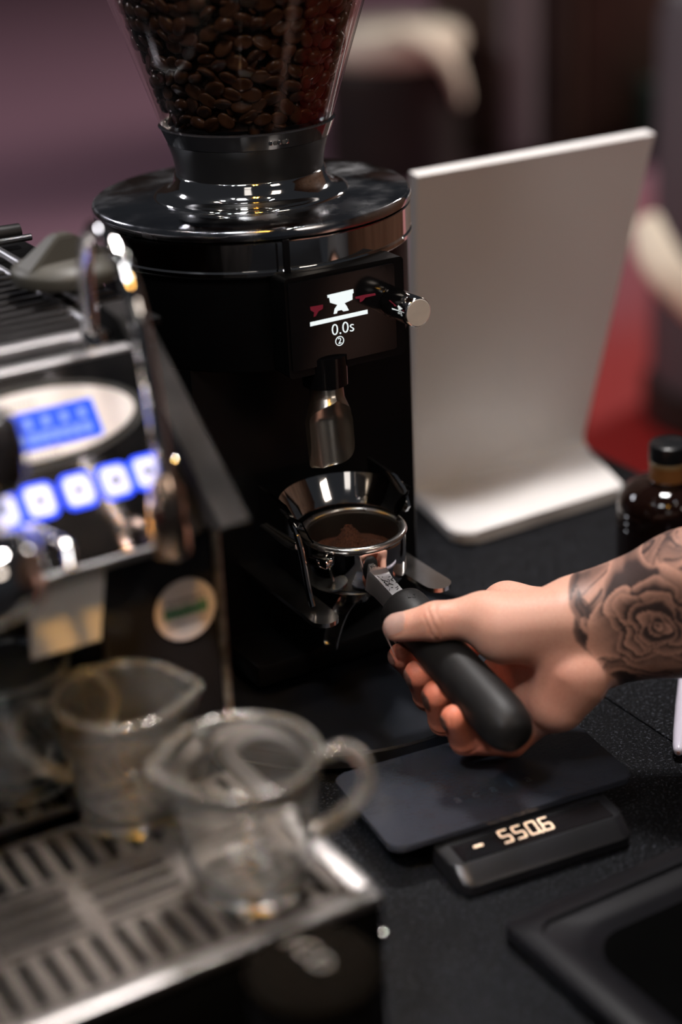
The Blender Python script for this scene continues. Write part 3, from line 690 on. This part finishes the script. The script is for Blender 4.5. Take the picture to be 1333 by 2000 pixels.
for (v, a_, b_) in ((.0145, -.030, -.004), (-.0142, -.026, .0)):
    bm = NB()
    for k in range(11):
        u = a_ + (b_-a_)*k/11
        prism(bm, rrect(.0014, .0017, .0003, 2, u, v-.0002*0), lambda u_, v_, d: tuple(lc + uX*u_ + uV*v_ + pn_n*d), .004, .0045)
    obj('bezel_lettering', bm, 'grey_ink', bez, smooth=False)
# buttons
for k in range(7):
    px = (286, 223, 151, 76, 5, None, None)[k]; py = (925, 943, 962, 983, 1004, None, None)[k]
    if px is not None: c = on_panel(px, py); last = c
    else: c = last + uX*(-.0185*(k-4))
    b0 = obj('push_button', panel_prism(rrect(.0172, .0190, .0045, 5), c, 0, .0030), 'btn_blue', em, ang=30)
    obj('button_cap', panel_prism(rrect(.0128, .0145, .0030, 5), c, .002, .0036), 'btn_white', b0, ang=30)
    obj('button_symbol', panel_prism(ell(.0026, .0026)[::4] if k % 2 else rrect(.0050, .0036, .001, 3), c, .003, .0040), 'btn_icon', b0, ang=30)
# swan-neck water tap standing on the top
bm = NB(); tube(bm, [(-.2065, -.2164, .316), (-.2085, -.2195, .340), (-.2095, -.2245, .366), (-.2095, -.2370, .3845), (-.2105, -.2560, .3875), (-.2115, -.2780, .3770), (-.2125, -.2935, .3560), (-.2130, -.3020, .3250), (-.2140, -.3090, .2950), (-.2145, -.3135, .2700)], .0043, 18, 6); obj('water_tap', bm, 'chrome', em)
bm = NB(); lathe(bm, [(0, .012), (.006, .012), (.0075, .008), (.0075, 0), (0, 0)], (-.2065, -.2164, .315), 24); obj('tap_base', bm, 'chrome', em)
bm = NB(); lathe(bm, [(0, 0), (.0085, 0), (.0098, .002), (.0098, .026), (.0085, .034), (.0062, .038), (.0045, .042), (0, .042)], (-.2155, -.3150, .2385), 28, axis=(.012, .05, 1)); obj('tap_nozzle', bm, mat('nozzle_metal', (.55, .42, .34), .18, 1, noise=(30, (.5, .38, .31))), em, ang=50)
# solid tube built in place of a reflection in the panel
bm = NB(); tube(bm, [on_panel(50, 1036, .002), on_panel(56, 1056, .014), on_panel(74, 1084, .024), on_panel(100, 1110, .031), on_panel(108, 1135, .033), on_panel(108, 1160, .034)], [.0034]*4+[.0030, .0024], 14, 5); obj('reflected_pipe', bm, 'chrome', em)
# group head at the left edge
gc = Vector(on_y(-38, 1120, -.345))
bm = NB(); lathe(bm, [(0, .016), (.020, .016), (.0265, .011), (.0285, .003), (.0285, -.010), (.0265, -.0145), (.022, -.017), (0, -.017)], gc, 48); obj('group_head', bm, 'chrome', em, ang=60)
bm = NB(); tube(bm, [gc+Vector((0, .01, .015)), gc+Vector((0, .035, .028)), gc+Vector((0, .08, .03))], .014, 20, 4); obj('group_neck', bm, 'chrome', em)
kc2 = Vector(on_y(-12, 888, -.33))
bm = NB(); lathe(bm, [(0, .020), (.008, .019), (.0125, .014), (.0140, .004), (.0135, -.010), (.0105, -.017), (.006, -.019), (0, -.019)], kc2, 32); obj('lever_knob', bm, 'black_gloss', em, ang=70)
bm = NB(); tube(bm, [kc2+Vector((0, 0, -.015)), gc+Vector((0, .005, .012))], .0045, 12, 1); obj('lever_rod', bm, 'black_rubber', em)
# drip tray and grates
TZ = .105; TR = -.183; TF = -.4494; TB = -.197
bm = NB(); box(bm, XL, TR, TF, TB, .080, .0825, .001); box(bm, XL, TR-.0005, TF, TF+.003, .0, TZ-.006, .001); box(bm, TR-.003, TR, TF, TB, .0, TZ-.006, .001)
obj('drip_basin', bm, 'tub_in', em)
bm = NB(); box(bm, XL, TR, TF-.001, TF+.0085, TZ-.006, TZ+.0005, .0018); box(bm, TR-.0105, TR+.001, TF+.0085, -.2815, TZ-.006, TZ+.0005, .0018)
obj('tray_frame', bm, 'tray_metal', em)
bm = NB(); lathe(bm, [(0, .004), (.0022, .0035), (.003, .002), (.003, 0), (0, 0)], on_z(742, 1826, .070), 16, axis=(.5, -1, .4)); obj('tray_stud', bm, 'chrome', em)
def grate(yf, yb, xl, xr):
    bm = NB(); z0, z1 = TZ-.0035, TZ-.0006
    d = yb-yf; e = .004
    row = (d-4*e)*.31; blk = d-4*e-2*row
    ya, yb1 = yf+e, yf+e+row; yc, yd = yb1+e, yb1+e+blk; ye, yf2 = yd+e, yd+e+row
    for a_, b_ in ((yf, ya), (yb1, yc), (yd, ye), (yf2, yb)): box(bm, xl, xr, a_, b_, z0, z1)
    for a_, b_ in ((ya, yb1), (ye, yf2)):
        x = xr - .006
        box(bm, xr-.006, xr, a_, b_, z0, z1)
        while x > xl+.01:
            box(bm, x-.0118, x-.0056, a_, b_, z0, z1); x -= .0118
    x = xr
    while x > xl:
        box(bm, x-.0095, x, yc, yd, z0, z1)
        n_ = 4; p_ = blk/n_
        for k in range(n_): box(bm, x-.052, x-.0095, yc+p_*k+p_*.28-.0, yc+p_*k+p_*.72, z0, z1) if True else None
        x -= .0520
    return bm
obj('drip_grate', grate(-.4400, -.3125, -.60, -.1945), 'grate_steel', em, smooth=False)
obj('drip_grate', grate(-.2960, -.1985, -.60, -.2445), 'grate_steel', em, smooth=False)

# ------------------------------------------------------------------ round lid lying on the cup tray
rl = thing('ridged_disc', 'round grey disc with a raised ridge lying on the machine top', 'disc', (-.152, -.055, .321))
lcn = Vector(on_z(128, 514, .3365))
bm = NB(); lathe(bm, [(0, -.0090), (.0290, -.0090), (.0315, -.0075), (.0320, -.003), (.0305, 0), (.022, .0035), (0, .0045)], lcn, 56); obj('disc', bm, 'cup_lid', rl, ang=50)
bm = NB(); prism(bm, [(-.028, .001), (-.006, .0175), (.004, .0175), (.029, .001)], lambda u, v, d: tuple(lcn + Vector((.86, .1, 0)).normalized()*u + Vector((-.1, .86, 0)).normalized()*(d*(1-.5*v/.018)) + Vector((0, 0, v))), -.010, .010)
bmesh.ops.bevel(bm, geom=bm.edges[:], offset=.0012, segments=2, affect='EDGES'); obj('ridge', bm, 'cup_lid', rl)

# ------------------------------------------------------------------ glass jugs
def jug(c, rb, rt, h, hang, sang, label, handle_r=.0032):
    g = thing('glass_jug', label, 'glass jug', c, 'small glass jugs on the drip tray')
    t = .0021; c = Vector(c)
    prof = [(0, .0), (rb-.003, .0), (rb, .003), (rb+(rt-rb)*.25, h*.3), (rb+(rt-rb)*.75, h*.75), (rt, h-.001), (rt-t*.5, h), (rt-t, h-.001), (rb+(rt-rb)*.75-t, h*.75), (rb+(rt-rb)*.25-t, h*.3), (rb-t, .0115), (rb-t-.004, .0085), (0, .0075)]
    bm = NB(); lathe(bm, prof, (0,0,0), 56)
    s = Vector((math.cos(sang), math.sin(sang), 0))
    for v in bm.verts:                                   # pinch a pouring lip
        f = max(0, (v.co.z/h-.72)/.28); ang = math.atan2(v.co.y, v.co.x)-sang; ang = (ang+math.pi) % (2*math.pi)-math.pi
        v.co += s*(.0065*f*f*math.exp(-(ang/.30)**2))
    bmesh.ops.transform(bm, matrix=Matrix.Translation(c), verts=bm.verts); obj('jug_body', bm, 'glass', g, ang=70)
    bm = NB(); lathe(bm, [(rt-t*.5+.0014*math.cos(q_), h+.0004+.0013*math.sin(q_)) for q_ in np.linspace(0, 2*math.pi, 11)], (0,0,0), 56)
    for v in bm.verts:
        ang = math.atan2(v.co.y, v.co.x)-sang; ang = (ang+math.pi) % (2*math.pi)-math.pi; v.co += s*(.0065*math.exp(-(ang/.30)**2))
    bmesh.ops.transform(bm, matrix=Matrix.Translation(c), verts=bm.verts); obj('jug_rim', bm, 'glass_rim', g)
    d = Vector((math.cos(hang), math.sin(hang), 0)); u = Vector((0,0,1))
    r1 = rb+(rt-rb)*.88; r2 = rb+(rt-rb)*.3
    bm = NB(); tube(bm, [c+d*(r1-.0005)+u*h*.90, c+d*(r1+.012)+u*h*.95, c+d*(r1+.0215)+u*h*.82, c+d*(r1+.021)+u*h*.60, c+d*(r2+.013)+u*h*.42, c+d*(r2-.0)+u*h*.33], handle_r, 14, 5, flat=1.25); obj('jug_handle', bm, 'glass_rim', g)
    return g
XAZ = -R(29)
jug((*on_z(492, 1728, TZ)[:2], TZ), .0275, .0365, .072, R(-20), R(165), 'front glass jug with its handle to the right near tray corner')
jug((*on_z(262, 1590, TZ)[:2], TZ), .0265, .0340, .070, R(150), R(-22), 'second glass jug, lip pointing at the front jug')
jug((-.2920, -.2640, TZ), .0255, .0325, .072, R(-35), R(120), 'third glass jug whose handle reaches toward round sticker')
jug((-.3520, -.2320, TZ), .0250, .0320, .070, R(190), R(-8), 'rearmost glass jug in front of the steel splash back')

# ------------------------------------------------------------------ canister in front of the machine
cl = at_depth(612, 1878, .735); rC = .0292
cn = thing('lidded_canister', 'black lidded canister with raised letters beside the drip tray', 'canister', (cl[0], cl[1], 0))
bm = NB(); lathe(bm, [(0, .0005), (rC, .0005), (rC, cl[2]-.010), (0, cl[2]-.010)], (cl[0], cl[1], 0), 64); obj('canister_body', bm, 'black_paint', cn)
bm = NB(); lathe(bm, [(0, -.010), (rC+.0004, -.010), (rC+.0008, -.004), (rC-.002, -.0008), (rC-.004, 0), (0, 0)], cl, 64); obj('canister_lid', bm, 'lid_dark', cn)
def lid_letter(ch, px, py, size):
    p = on_z(px, py, cl[2]); text_obj('lid_letter', ch, size, 'letter_grey', cn, (p[0], p[1], p[2]+.0005), (.12, -1, 0), (1, .12, 0), .0003)
for ch, px, py in (('I', 566, 1838), ('C', 597, 1857), ('D', 627, 1883)): lid_letter(ch, px, py, .0148)

# ================================================================== HAND (one continuous surface from a signed distance field)
def P(px, py, d): return at_depth(px, py, d - .026*min(1, max(0, (px-745)/265)))
def cone_sdf(X, a, b, ra, rb):
    ba = b-a; L2 = ba@ba; t = np.clip(((X-a)@ba)/L2, 0, 1)
    return np.linalg.norm(X - a - t[..., None]*ba, axis=-1) - (ra + (rb-ra)*t)
def smin(a, b, k):
    h = np.clip(.5+.5*(b-a)/k, 0, 1); return b*(1-h)+a*h - k*h*(1-h)
TH = [P(776,1226,1.040), P(852,1214,1.040), P(945,1205,1.048), P(1065,1225,1.052)]
FING = {
 'index':  ([P(992,1190,1.098), P(905,1262,1.118), P(812,1306,1.097), P(785,1281,1.074)], (.0130, .0105, .0094, .0086)),
 'middle': ([P(1022,1265,1.090), P(940,1352,1.104), P(838,1358,1.082), P(819,1316,1.056)], (.0130, .0108, .0098, .0092)),
 'ring':   ([P(1052,1330,1.078), P(968,1415,1.084), P(868,1406,1.062), P(853,1356,1.038)], (.0125, .0105, .0096, .0090)),
 'pinky':  ([P(1080,1378,1.062), P(1000,1448,1.060), P(908,1446,1.040), P(887,1402,1.018)], (.0118, .0096, .0088, .0080)),
}
WR = P(1140,1235,1.062); FA1 = P(1340,1178,1.045); FA2 = P(1700,1075,1.00); FA3 = P(1980,1000,.97)
HA, HB = np.array(along(H0)), np.array(along(H0+.142))
def hand_sdf(X):
    d = None
    # palm: wrist to knuckles
    pl = [ (WR, FING['index'][0][0], .0255, .0165), (WR, FING['middle'][0][0], .0255, .0165), (WR, FING['ring'][0][0], .0255, .0160), (WR, FING['pinky'][0][0], .0250, .0150),
           (FING['index'][0][0], FING['middle'][0][0], .0150, .0150), (FING['middle'][0][0], FING['ring'][0][0], .0150, .0145), (FING['ring'][0][0], FING['pinky'][0][0], .0145, .0140),
           (P(1120,1325,1.040), P(1090,1372,1.043), .0215, .0180),      # heel of the hand
           (P(1095,1222,1.044), P(985,1232,1.046), .0225, .0205),       # thumb base
         ]
    for a, b, ra, rb in pl:
        e = cone_sdf(X, a, b, ra, rb); d = e if d is None else smin(d, e, .010)
    e = cone_sdf(X, TH[3], TH[2], .0195, .0145); d = smin(d, e, .010)
    # forearm, flattened by two parallel bones
    up = np.array([0, 0, 1.])
    for o_ in (.0105, -.0105):
        e = cone_sdf(X, WR+up*o_, FA1+up*o_*1.35, .0255, .0295); d = smin(d, e, .014)
        e = cone_sdf(X, FA1+up*o_*1.35, FA2+up*o_*1.5, .0295, .036); d = smin(d, e, .012)
        e = cone_sdf(X, FA2+up*o_*1.5, FA3+up*o_*1.5, .036, .038); d = smin(d, e, .012)
    # thumb
    t = cone_sdf(X, TH[2], TH[1], .0138, .0118)
    t = smin(t, cone_sdf(X, TH[1], TH[0], .0118, .0088), .004)
    d = smin(d, t, .007)
    for name, (pts, rr) in FING.items():
        f = None
        for i in range(3):
            e = cone_sdf(X, pts[i], pts[i+1], rr[i], rr[i+1]); f = e if f is None else smin(f, e, .003)
        d = smin(d, f, .0025)
    # contact with the handle
    hd = cone_sdf(X, HA+(HB-HA)*.1, HB-(HB-HA)*.115, .0152, .0158)
    return np.maximum(d, -(hd-.0004))
def surface_nets(f, lo, hi, h):
    n = np.ceil((hi-lo)/h).astype(int)+1
    ax = [lo[i]+h*np.arange(n[i]) for i in range(3)]
    V = np.empty(n)
    bs = 10
    starts = [np.arange(0, k, bs) for k in n]
    ctr = np.stack(np.meshgrid(*[lo[i]+h*(starts[i]+bs/2) for i in range(3)], indexing='ij'), -1)
    cd_ = f(ctr); lim = bs*h*.87+.012
    for (i, j, k), dv in np.ndenumerate(cd_):
        sl = tuple(slice(st[q], st[q]+bs) for st, q in zip(starts, (i, j, k)))
        if abs(dv) > lim: V[sl] = np.sign(dv); continue
        G = np.stack(np.meshgrid(*[ax[q][sl[q]] for q in range(3)], indexing='ij'), -1); V[sl] = f(G)
    S = V < 0
    c = [S[:-1,:-1,:-1], S[1:,:-1,:-1], S[:-1,1:,:-1], S[1:,1:,:-1], S[:-1,:-1,1:], S[1:,:-1,1:], S[:-1,1:,1:], S[1:,1:,1:]]
    cnt = sum(x.astype(int) for x in c); act = (cnt > 0) & (cnt < 8)
    idx = -np.ones(act.shape, int); ijk = np.argwhere(act); idx[act] = np.arange(len(ijk))
    acc = np.zeros((len(ijk), 3)); num = np.zeros(len(ijk))
    off = [(0,0,0),(1,0,0),(0,1,0),(1,1,0),(0,0,1),(1,0,1),(0,1,1),(1,1,1)]
    ed = [(0,1),(2,3),(4,5),(6,7),(0,2),(1,3),(4,6),(5,7),(0,4),(1,5),(2,6),(3,7)]
    for a, b in ed:
        oa, ob = np.array(off[a]), np.array(off[b])
        va = V[tuple((ijk+oa).T)]; vb = V[tuple((ijk+ob).T)]; mk = (va < 0) != (vb < 0)
        t = np.where(mk, va/(va-vb+1e-20), 0)[:, None]; acc += np.where(mk[:, None], oa+t*(ob-oa), 0); num += mk
    verts = lo + h*(ijk + acc/num[:, None])
    faces = []
    for axis in range(3):
        sl0 = [slice(None)]*3; sl1 = [slice(None)]*3; sl0[axis] = slice(0, -1); sl1[axis] = slice(1, None)
        cross = S[tuple(sl0)] != S[tuple(sl1)]
        E_ = np.argwhere(cross); u, v = [(1,2),(2,0),(0,1)][axis]
        ok = (E_[:,u] > 0) & (E_[:,v] > 0) & (E_[:,u] < n[u]-1) & (E_[:,v] < n[v]-1); E_ = E_[ok]
        def g(du, dv):
            q = E_.copy(); q[:,u] -= du; q[:,v] -= dv; return idx[tuple(q.T)]
        F = np.stack([g(1,1), g(0,1), g(0,0), g(1,0)], 1)
        flip = ~S[tuple(E_.T)]
        F[flip] = F[flip][:, ::-1]; faces.append(F)
    return verts, np.concatenate(faces)
allp = np.array([*TH, WR, FA3] + [p for f in FING.values() for p in f[0]])
lo, hi = allp.min(0)-.062, allp.max(0)+.062
hv, hf = surface_nets(hand_sdf, lo, hi, .00115)
me = bpy.data.meshes.new('person'); me.from_pydata(hv.tolist(), [], hf.tolist()); me.update()
bmh = bmesh.new(); bmh.from_mesh(me); bmesh.ops.remove_doubles(bmh, verts=bmh.verts, dist=1e-6)
bmesh.ops.recalc_face_normals(bmh, faces=bmh.faces)
for _ in range(2): bmesh.ops.smooth_vert(bmh, verts=bmh.verts, factor=.5, use_axis_x=True, use_axis_y=True, use_axis_z=True)
bmh.to_mesh(me); bmh.free()
co = np.empty(len(me.vertices)*3); me.vertices.foreach_get('co', co); co = co.reshape(-1, 3)
no = np.empty(len(me.vertices)*3); me.vertices.foreach_get('normal', no); no = no.reshape(-1, 3)
tdir = (TH[0]-TH[1])/np.linalg.norm(TH[0]-TH[1]); disp = np.zeros(len(co))
for s0, dep in ((-.0050, .00035), (-.0022, .0006), (.0006, .00065), (.0032, .0004)):
    q_ = co-TH[1]; ax_ = q_@tdir + .0012*np.sin(q_@CM[:,1]*420+s0*900); disp -= dep*np.exp(-((ax_-s0)/.0009)**2)*(np.linalg.norm(q_, axis=1) < .022)*np.clip((no@CM[:,2])*1.5, 0, 1)
for nm_ in FING:                                       # finger-joint folds on the inner side
    for jn in (1, 2):
        q_ = co-FING[nm_][0][jn]; d__ = FING[nm_][0][jn+1]-FING[nm_][0][jn]; d__ = d__/np.linalg.norm(d__)
        disp -= .0005*np.exp(-((q_@d__)/.0010)**2)*(np.linalg.norm(q_, axis=1) < .015)
co = co + no*disp[:, None]; me.vertices.foreach_set('co', co.ravel()); me.update()
# skin colouring: redder fingers and palm, ink on the forearm
nv = len(me.vertices); co = np.empty(nv*3); me.vertices.foreach_get('co', co); co = co.reshape(-1, 3)
skin = np.tile(np.array([.75, .405, .30]), (nv, 1))
red = np.zeros(nv)
for name, (pts, rr) in FING.items():
    for i in (1, 2): red = np.maximum(red, np.clip(1-cone_sdf(co, pts[i], pts[i+1], .010, .010)/.012, 0, 1))
red = np.maximum(red, .55*np.clip(1-np.linalg.norm(co-P(1090,1350,1.02), axis=1)/.045, 0, 1))
red = np.maximum(red, .45*np.clip(1-np.linalg.norm(co-TH[1], axis=1)/.022, 0, 1))
skin = skin*(1-red[:, None]) + np.array([.56, .18, .11])*red[:, None]
# tattoo in forearm coordinates: a along the arm, b across it
axd = (FA2-WR)/np.linalg.norm(FA2-WR); bup = np.array([0,0,1.]) - axd*axd[2]; bup /= np.linalg.norm(bup)
def arm_ab(p): q = p-WR; return q@axd, q@bup
def ab_px(cx_, cy_): # crop pixels of the tattoo drawing -> arm coordinates
    return arm_ab(P(1080+cx_/5.27, 1040+cy_/5.27, 1.035))
A_, B_ = arm_ab(co)
o_a, o_b = ab_px(0, 0); s_ax, s_bx = ab_px(1000, 0); s_ay, s_by = ab_px(0, 1000)
Mx = np.linalg.inv(np.array([[s_ax-o_a, s_ay-o_a],[s_bx-o_b, s_by-o_b]])/1000)
uvp = (Mx @ np.stack([A_-o_a, B_-o_b])).T            # tattoo drawing coordinates
ink = np.zeros(nv)
edge = [(-600,520),(150,520),(145,570),(190,690),(240,760),(225,900),(250,1010),(340,1120),(450,1230),(560,1400),(640,1560),(640,2200)]
ey = np.array([e[1] for e in edge], float); ex = np.array([150,150,145,190,240,225,250,340,450,560,640,700], float); ey[0] = 380
left = np.interp(uvp[:,1], ey, ex); left = np.where(uvp[:,1] < 480, 150+ (480-uvp[:,1])*1.3, left)
inside = np.clip((uvp[:,0]-left)/22, 0, 1)
rngn = np.random.RandomState(3)
tone = .42 + .5*np.exp(-((uvp[:,0]-left-130)/130)**2)
U_, V_ = uvp[:,0], uvp[:,1]
U_ = U_ + 26*np.sin(V_/95+1.1) + 14*np.sin(V_/41+U_/60); V_ = V_ + 24*np.sin(U_/85) + 12*np.sin(U_/37+V_/70)
def leafs(items, tone):
    for cx_, cy_, rx, ry, an, v0, v1 in items:
        t = R(an); du, dv = U_-cx_, V_-cy_
        a_ = (du*math.cos(t)+dv*math.sin(t))/rx; b_ = (-du*math.sin(t)+dv*math.cos(t))
        wd = ry*np.sqrt(np.clip(1-a_*a_, 0, 1))*(1-.45*a_)
        e = np.abs(b_)/(wd+1e-3); ins = np.clip((1.0-e)/.22, 0, 1)*(np.abs(a_) < 1)
        val = v0 + (v1-v0)*np.clip(.5-.5*b_/(wd+1e-3), 0, 1)**1.3
        val = val + .45*np.exp(-(b_/9)**2)*(np.abs(a_) < .8)
        tone = np.maximum(tone, .9*np.exp(-((e-1.08)/.16)**2)*(np.abs(a_) < 1))
        tone = tone*(1-ins) + val*ins
    return tone
# leaves reaching out to the wrist, then the rose, ring by ring from outside in
tone = leafs([(430,520,250,90,-38,.05,.75), (330,800,240,75,78,.55,.95), (500,1010,300,85,52,.05,.70), (640,1330,330,95,42,.08,.75), (900,1440,380,80,12,.10,.8), (820,300,330,95,-48,.08,.7), (1080,160,330,80,-40,.05,.75), (1350,60,260,80,-30,.1,.8)], tone)
cu, cvv = 1090., 830.
hsh = lambda a, b: (math.sin(a*12.9898+b*78.233)*43758.5453) % 1
rings_ = [(640,5,.3),(520,5,1.0),(405,5,2.1),(300,4,.4),(205,4,1.5),(125,3,.6),(60,3,2.0)]
def rad_(k, th):
    r0, m_, ph = rings_[k]; return r0*(.86+.20*np.abs(np.sin(m_*(th+ph)/2)) + .05*np.sin(3*th+ph))
for k in range(len(rings_)):
    ox, oy = cu+55*(hsh(k, 1)-.5), cvv+70*(hsh(k, 2)-.5)
    th = np.arctan2(V_-oy, U_-ox); rho = np.hypot((U_-ox)*(.88+.14*hsh(k, 3)), (V_-oy)*(.95+.16*hsh(k, 4)))
    ro = rad_(k, th); ri = rad_(k+1, th)*.93 if k+1 < len(rings_) else 0*ro
    s_ = np.clip((rho-ri)/(ro-ri+1e-3), 0, 1); m_, ph = rings_[k][1:]
    val = .02 + 1.05*(1-s_)**1.15 + .16*np.sin(11*th+k)**2*(1-s_)
    pet = np.floor(m_*(th+ph)/(2*math.pi)).astype(int); lut = np.array([.45+.85*hsh(k*7+q, 5) for q in range(-12, 13)])
    val = val*lut[np.clip(pet+12, 0, 24)] + .22*(lut[np.clip(pet+12, 0, 24)]-.75)
    val += .75*np.exp(-((np.sin(m_*(th+ph)/2))/.085)**2)*np.clip(1.25-s_, 0, 1)
    val += .45*np.exp(-((s_-1)/.03)**2)
    ins = np.clip((ro-rho)/8, 0, 1); tone = tone*(1-ins) + val*ins
ink = inside*np.clip(tone*1.12+.04, 0, 1)
dot = np.exp(-(np.linalg.norm(co-P(1008,1134,1.06), axis=1)/.0035)**2)*.7
ink = np.maximum(ink, dot)
skin = skin*(1-ink[:, None]*.93) + np.array([.022, .021, .026])*(ink[:, None]*.93)
ca = me.color_attributes.new('skin', 'FLOAT_COLOR', 'POINT')
ca.data.foreach_set('color', np.hstack([skin, np.ones((nv, 1))]).astype(np.float32).ravel())
sm = mat('skin', (.5, .3, .22), .48, bump=.12, bscale=700, sss=.12, spec=.4)
nt = sm.node_tree; at_ = nt.nodes.new('ShaderNodeVertexColor'); at_.layer_name = 'skin'
ns = nt.nodes.new('ShaderNodeTexNoise'); ns.inputs['Scale'].default_value = 220; ns.inputs['Detail'].default_value = 4
mixn = nt.nodes.new('ShaderNodeMixRGB'); mixn.blend_type = 'OVERLAY'; mixn.inputs[0].default_value = .25
nt.links.new(at_.outputs[0], mixn.inputs[1]); nt.links.new(ns.outputs['Fac'], mixn.inputs[2]); nt.links.new(mixn.outputs[0], nt.nodes['Principled BSDF'].inputs['Base Color'])
person = obj('person', me, sm, ang=180)
tag(person, 'tattooed right hand and forearm gripping the portafilter handle', 'person')
sd_ = Vector(FA3-FA2).normalized(); s0_ = Vector(FA2)+sd_*.012
bm = NB(); tube(bm, [s0_, s0_+sd_*.004, s0_+sd_*.05, Vector(FA3)+sd_*.03, Vector(FA3)+sd_*.085], [.0585, .0605, .0605, .063, .066], 40, 4)
obj('sleeve', bm, mat('sleeve_cloth', (.012, .012, .014), .85, bump=.4, bscale=600, noise=(80, (.018, .018, .02))), person, ang=50)
# nails: curved patches laid on the skin
def nail(center, normal, along_dir, hl, hw, m, lift=.0005):
    n = Vector(normal).normalized(); l = Vector(along_dir); l = (l-n*l.dot(n)).normalized(); s = n.cross(l)
    bm = NB(); nu, nvv = 10, 8; pts = []
    for i in range(nu+1):
        for j in range(nvv+1):
            a_, b_ = (i/nu*2-1), (j/nvv*2-1)
            sq = a_*math.sqrt(max(0, 1-b_*b_*.35)), b_*math.sqrt(max(0, 1-a_*a_*.35))
            pts.append(Vector(center) + l*sq[0]*hl + s*sq[1]*hw + n*.012)
    X = np.array(pts); nn = np.array(n)
    for _ in range(40): X = X - nn*np.clip(hand_sdf(X), -.002, .004)[:, None]*.8
    X = X + nn*lift
    g = [[bm.verts.new(X[i*(nvv+1)+j]) for j in range(nvv+1)] for i in range(nu+1)]
    for i in range(nu):
        for j in range(nvv): bm.faces.new((g[i][j], g[i+1][j], g[i+1][j+1], g[i][j+1]))
    bmesh.ops.solidify(bm, geom=bm.faces[:], thickness=-.0005)
    return obj('nail', bm, m, person, ang=60)
tocam = CAM - TH[0]; tocam /= np.linalg.norm(tocam)
right, upv = CM[:,0], CM[:,1]
nail(TH[0]+(TH[0]-TH[1])*.02, tocam*.85+upv*.45-right*.22, TH[0]-TH[1], .0082, .0074, 'nail', .0008)
for name, hl, hw in (('index', .006, .0052), ('middle', .0062, .0055), ('ring', .0062, .0055), ('pinky', .0054, .0046)):
    pts = FING[name][0]; tip, dip = pts[3], pts[2]
    nail(tip+(dip-tip)*.10, -right*1.0+tocam*.45-upv*.25, tip-dip, hl, hw, 'nail_dark')

# ================================================================== BACKGROUND
M['pillar'] = mat('pillar', (.10, .085, .09), .5, noise=(3, (.12, .10, .105)))
M['cream'] = mat('cream', (.86, .74, .58), .6, noise=(5, (.80, .66, .5)))
M['dark_wood'] = mat('dark_wood', (.012, .007, .005), .5, noise=(6, (.02, .011, .007)))
M['brown_wood'] = mat('brown_wood', (.05, .028, .018), .5, noise=(5, (.07, .04, .026)))
M['dark_green'] = mat('dark_green', (.008, .022, .014), .6, noise=(5, (.012, .03, .02)))
M['grey_cloth'] = mat('grey_cloth', (.16, .13, .135), .8, noise=(8, (.19, .155, .16)))
def at_floor(px, py, z=-.9): return on_z(px, py, z)
# grey drum bin at right
c = at_floor(1440, 815)
b = thing('round_bin', 'grey round bin with a dark base standing on red floor', 'bin', tuple(c))
bm = NB(); lathe(bm, [(0, .10), (.20, .10), (.215, .14), (.215, .95), (.20, 1.0), (0, 1.0)], c, 40); obj('drum', bm, 'pillar', b)
bm = NB(); lathe(bm, [(0, 0), (.21, 0), (.23, .02), (.23, .10), (0, .12)], c, 40); obj('plinth', bm, 'dark_wood', b)
rc = math.hypot(*(np.array(c)-CAM)[:2])
bm = NB(); tube(bm, [at_depth(1262, 430, 2.95), at_depth(1280, 490, 2.92), at_depth(1312, 540, 2.90), at_depth(1380, 610, 2.90)], [.025, .036, .036, .035], 14, 5, flat=.5); obj('cream_strap', bm, 'cream', b)
# low round pouf with a cream cushion, seen behind the hopper
c = at_floor(775, 340)
ch = thing('pouf', 'dark round pouf topped by a cream cushion behind the hopper', 'pouf', tuple(c))
bm = NB(); lathe(bm, [(0, 0), (.25, 0), (.27, .05), (.27, .42), (.24, .45), (0, .45)], c, 48); obj('base', bm, 'dark_wood', ch)
bm = NB(); lathe(bm, [(0, .45), (.24, .45), (.275, .49), (.28, .53), (.26, .57), (.20, .59), (0, .60)], c, 48); obj('cushion', bm, 'cream', ch)
cv = Vector(c); rt = Vector(CM[:,0]); rt.z = 0; rt.normalize(); fw = Vector((rt.y, -rt.x, 0))
bm = NB(); tube(bm, [cv+rt*.02+fw*.26+Vector((0,0,.59)), cv+rt*.14+fw*.24+Vector((0,0,.53)), cv+rt*.22+fw*.18+Vector((0,0,.43)), cv+rt*.26+fw*.10+Vector((0,0,.30))], [.05, .05, .05, .035], 14, 5, flat=.5); obj('draped_cloth', bm, 'cream', ch)
# cabinet with upright panels
c = at_floor(1130, 300)
cb = thing('back_cabinet', 'dark wooden cabinet with upright panels far behind', 'cabinet', tuple(c))
bm = NB(); box(bm, c[0]-.38, c[0]+1.5, c[1], c[1]+.5, -.9, 1.0, .01); obj('carcass', bm, 'brown_wood', cb)
for k, (xa, xb, mm) in enumerate(((-.38, -.24, 'grey_cloth'), (-.235, -.12, 'dark_wood'), (-.10, -.04, 'brown_wood'), (-.02, 1.4, 'brown_wood'))):
    bm = NB(); box(bm, c[0]+xa, c[0]+xb, c[1]-.05, c[1]+.02, -.85, .95, .01); obj('panel', bm, mm, cb)
bx = NB(); box(bx, c[0]+.2, c[0]+.85, c[1]-.45, c[1]-.10, -.90, -.62, .02); tag(obj('storage_box', bx, 'dark_green'), 'dark green box on the floor before the cabinet', 'box')
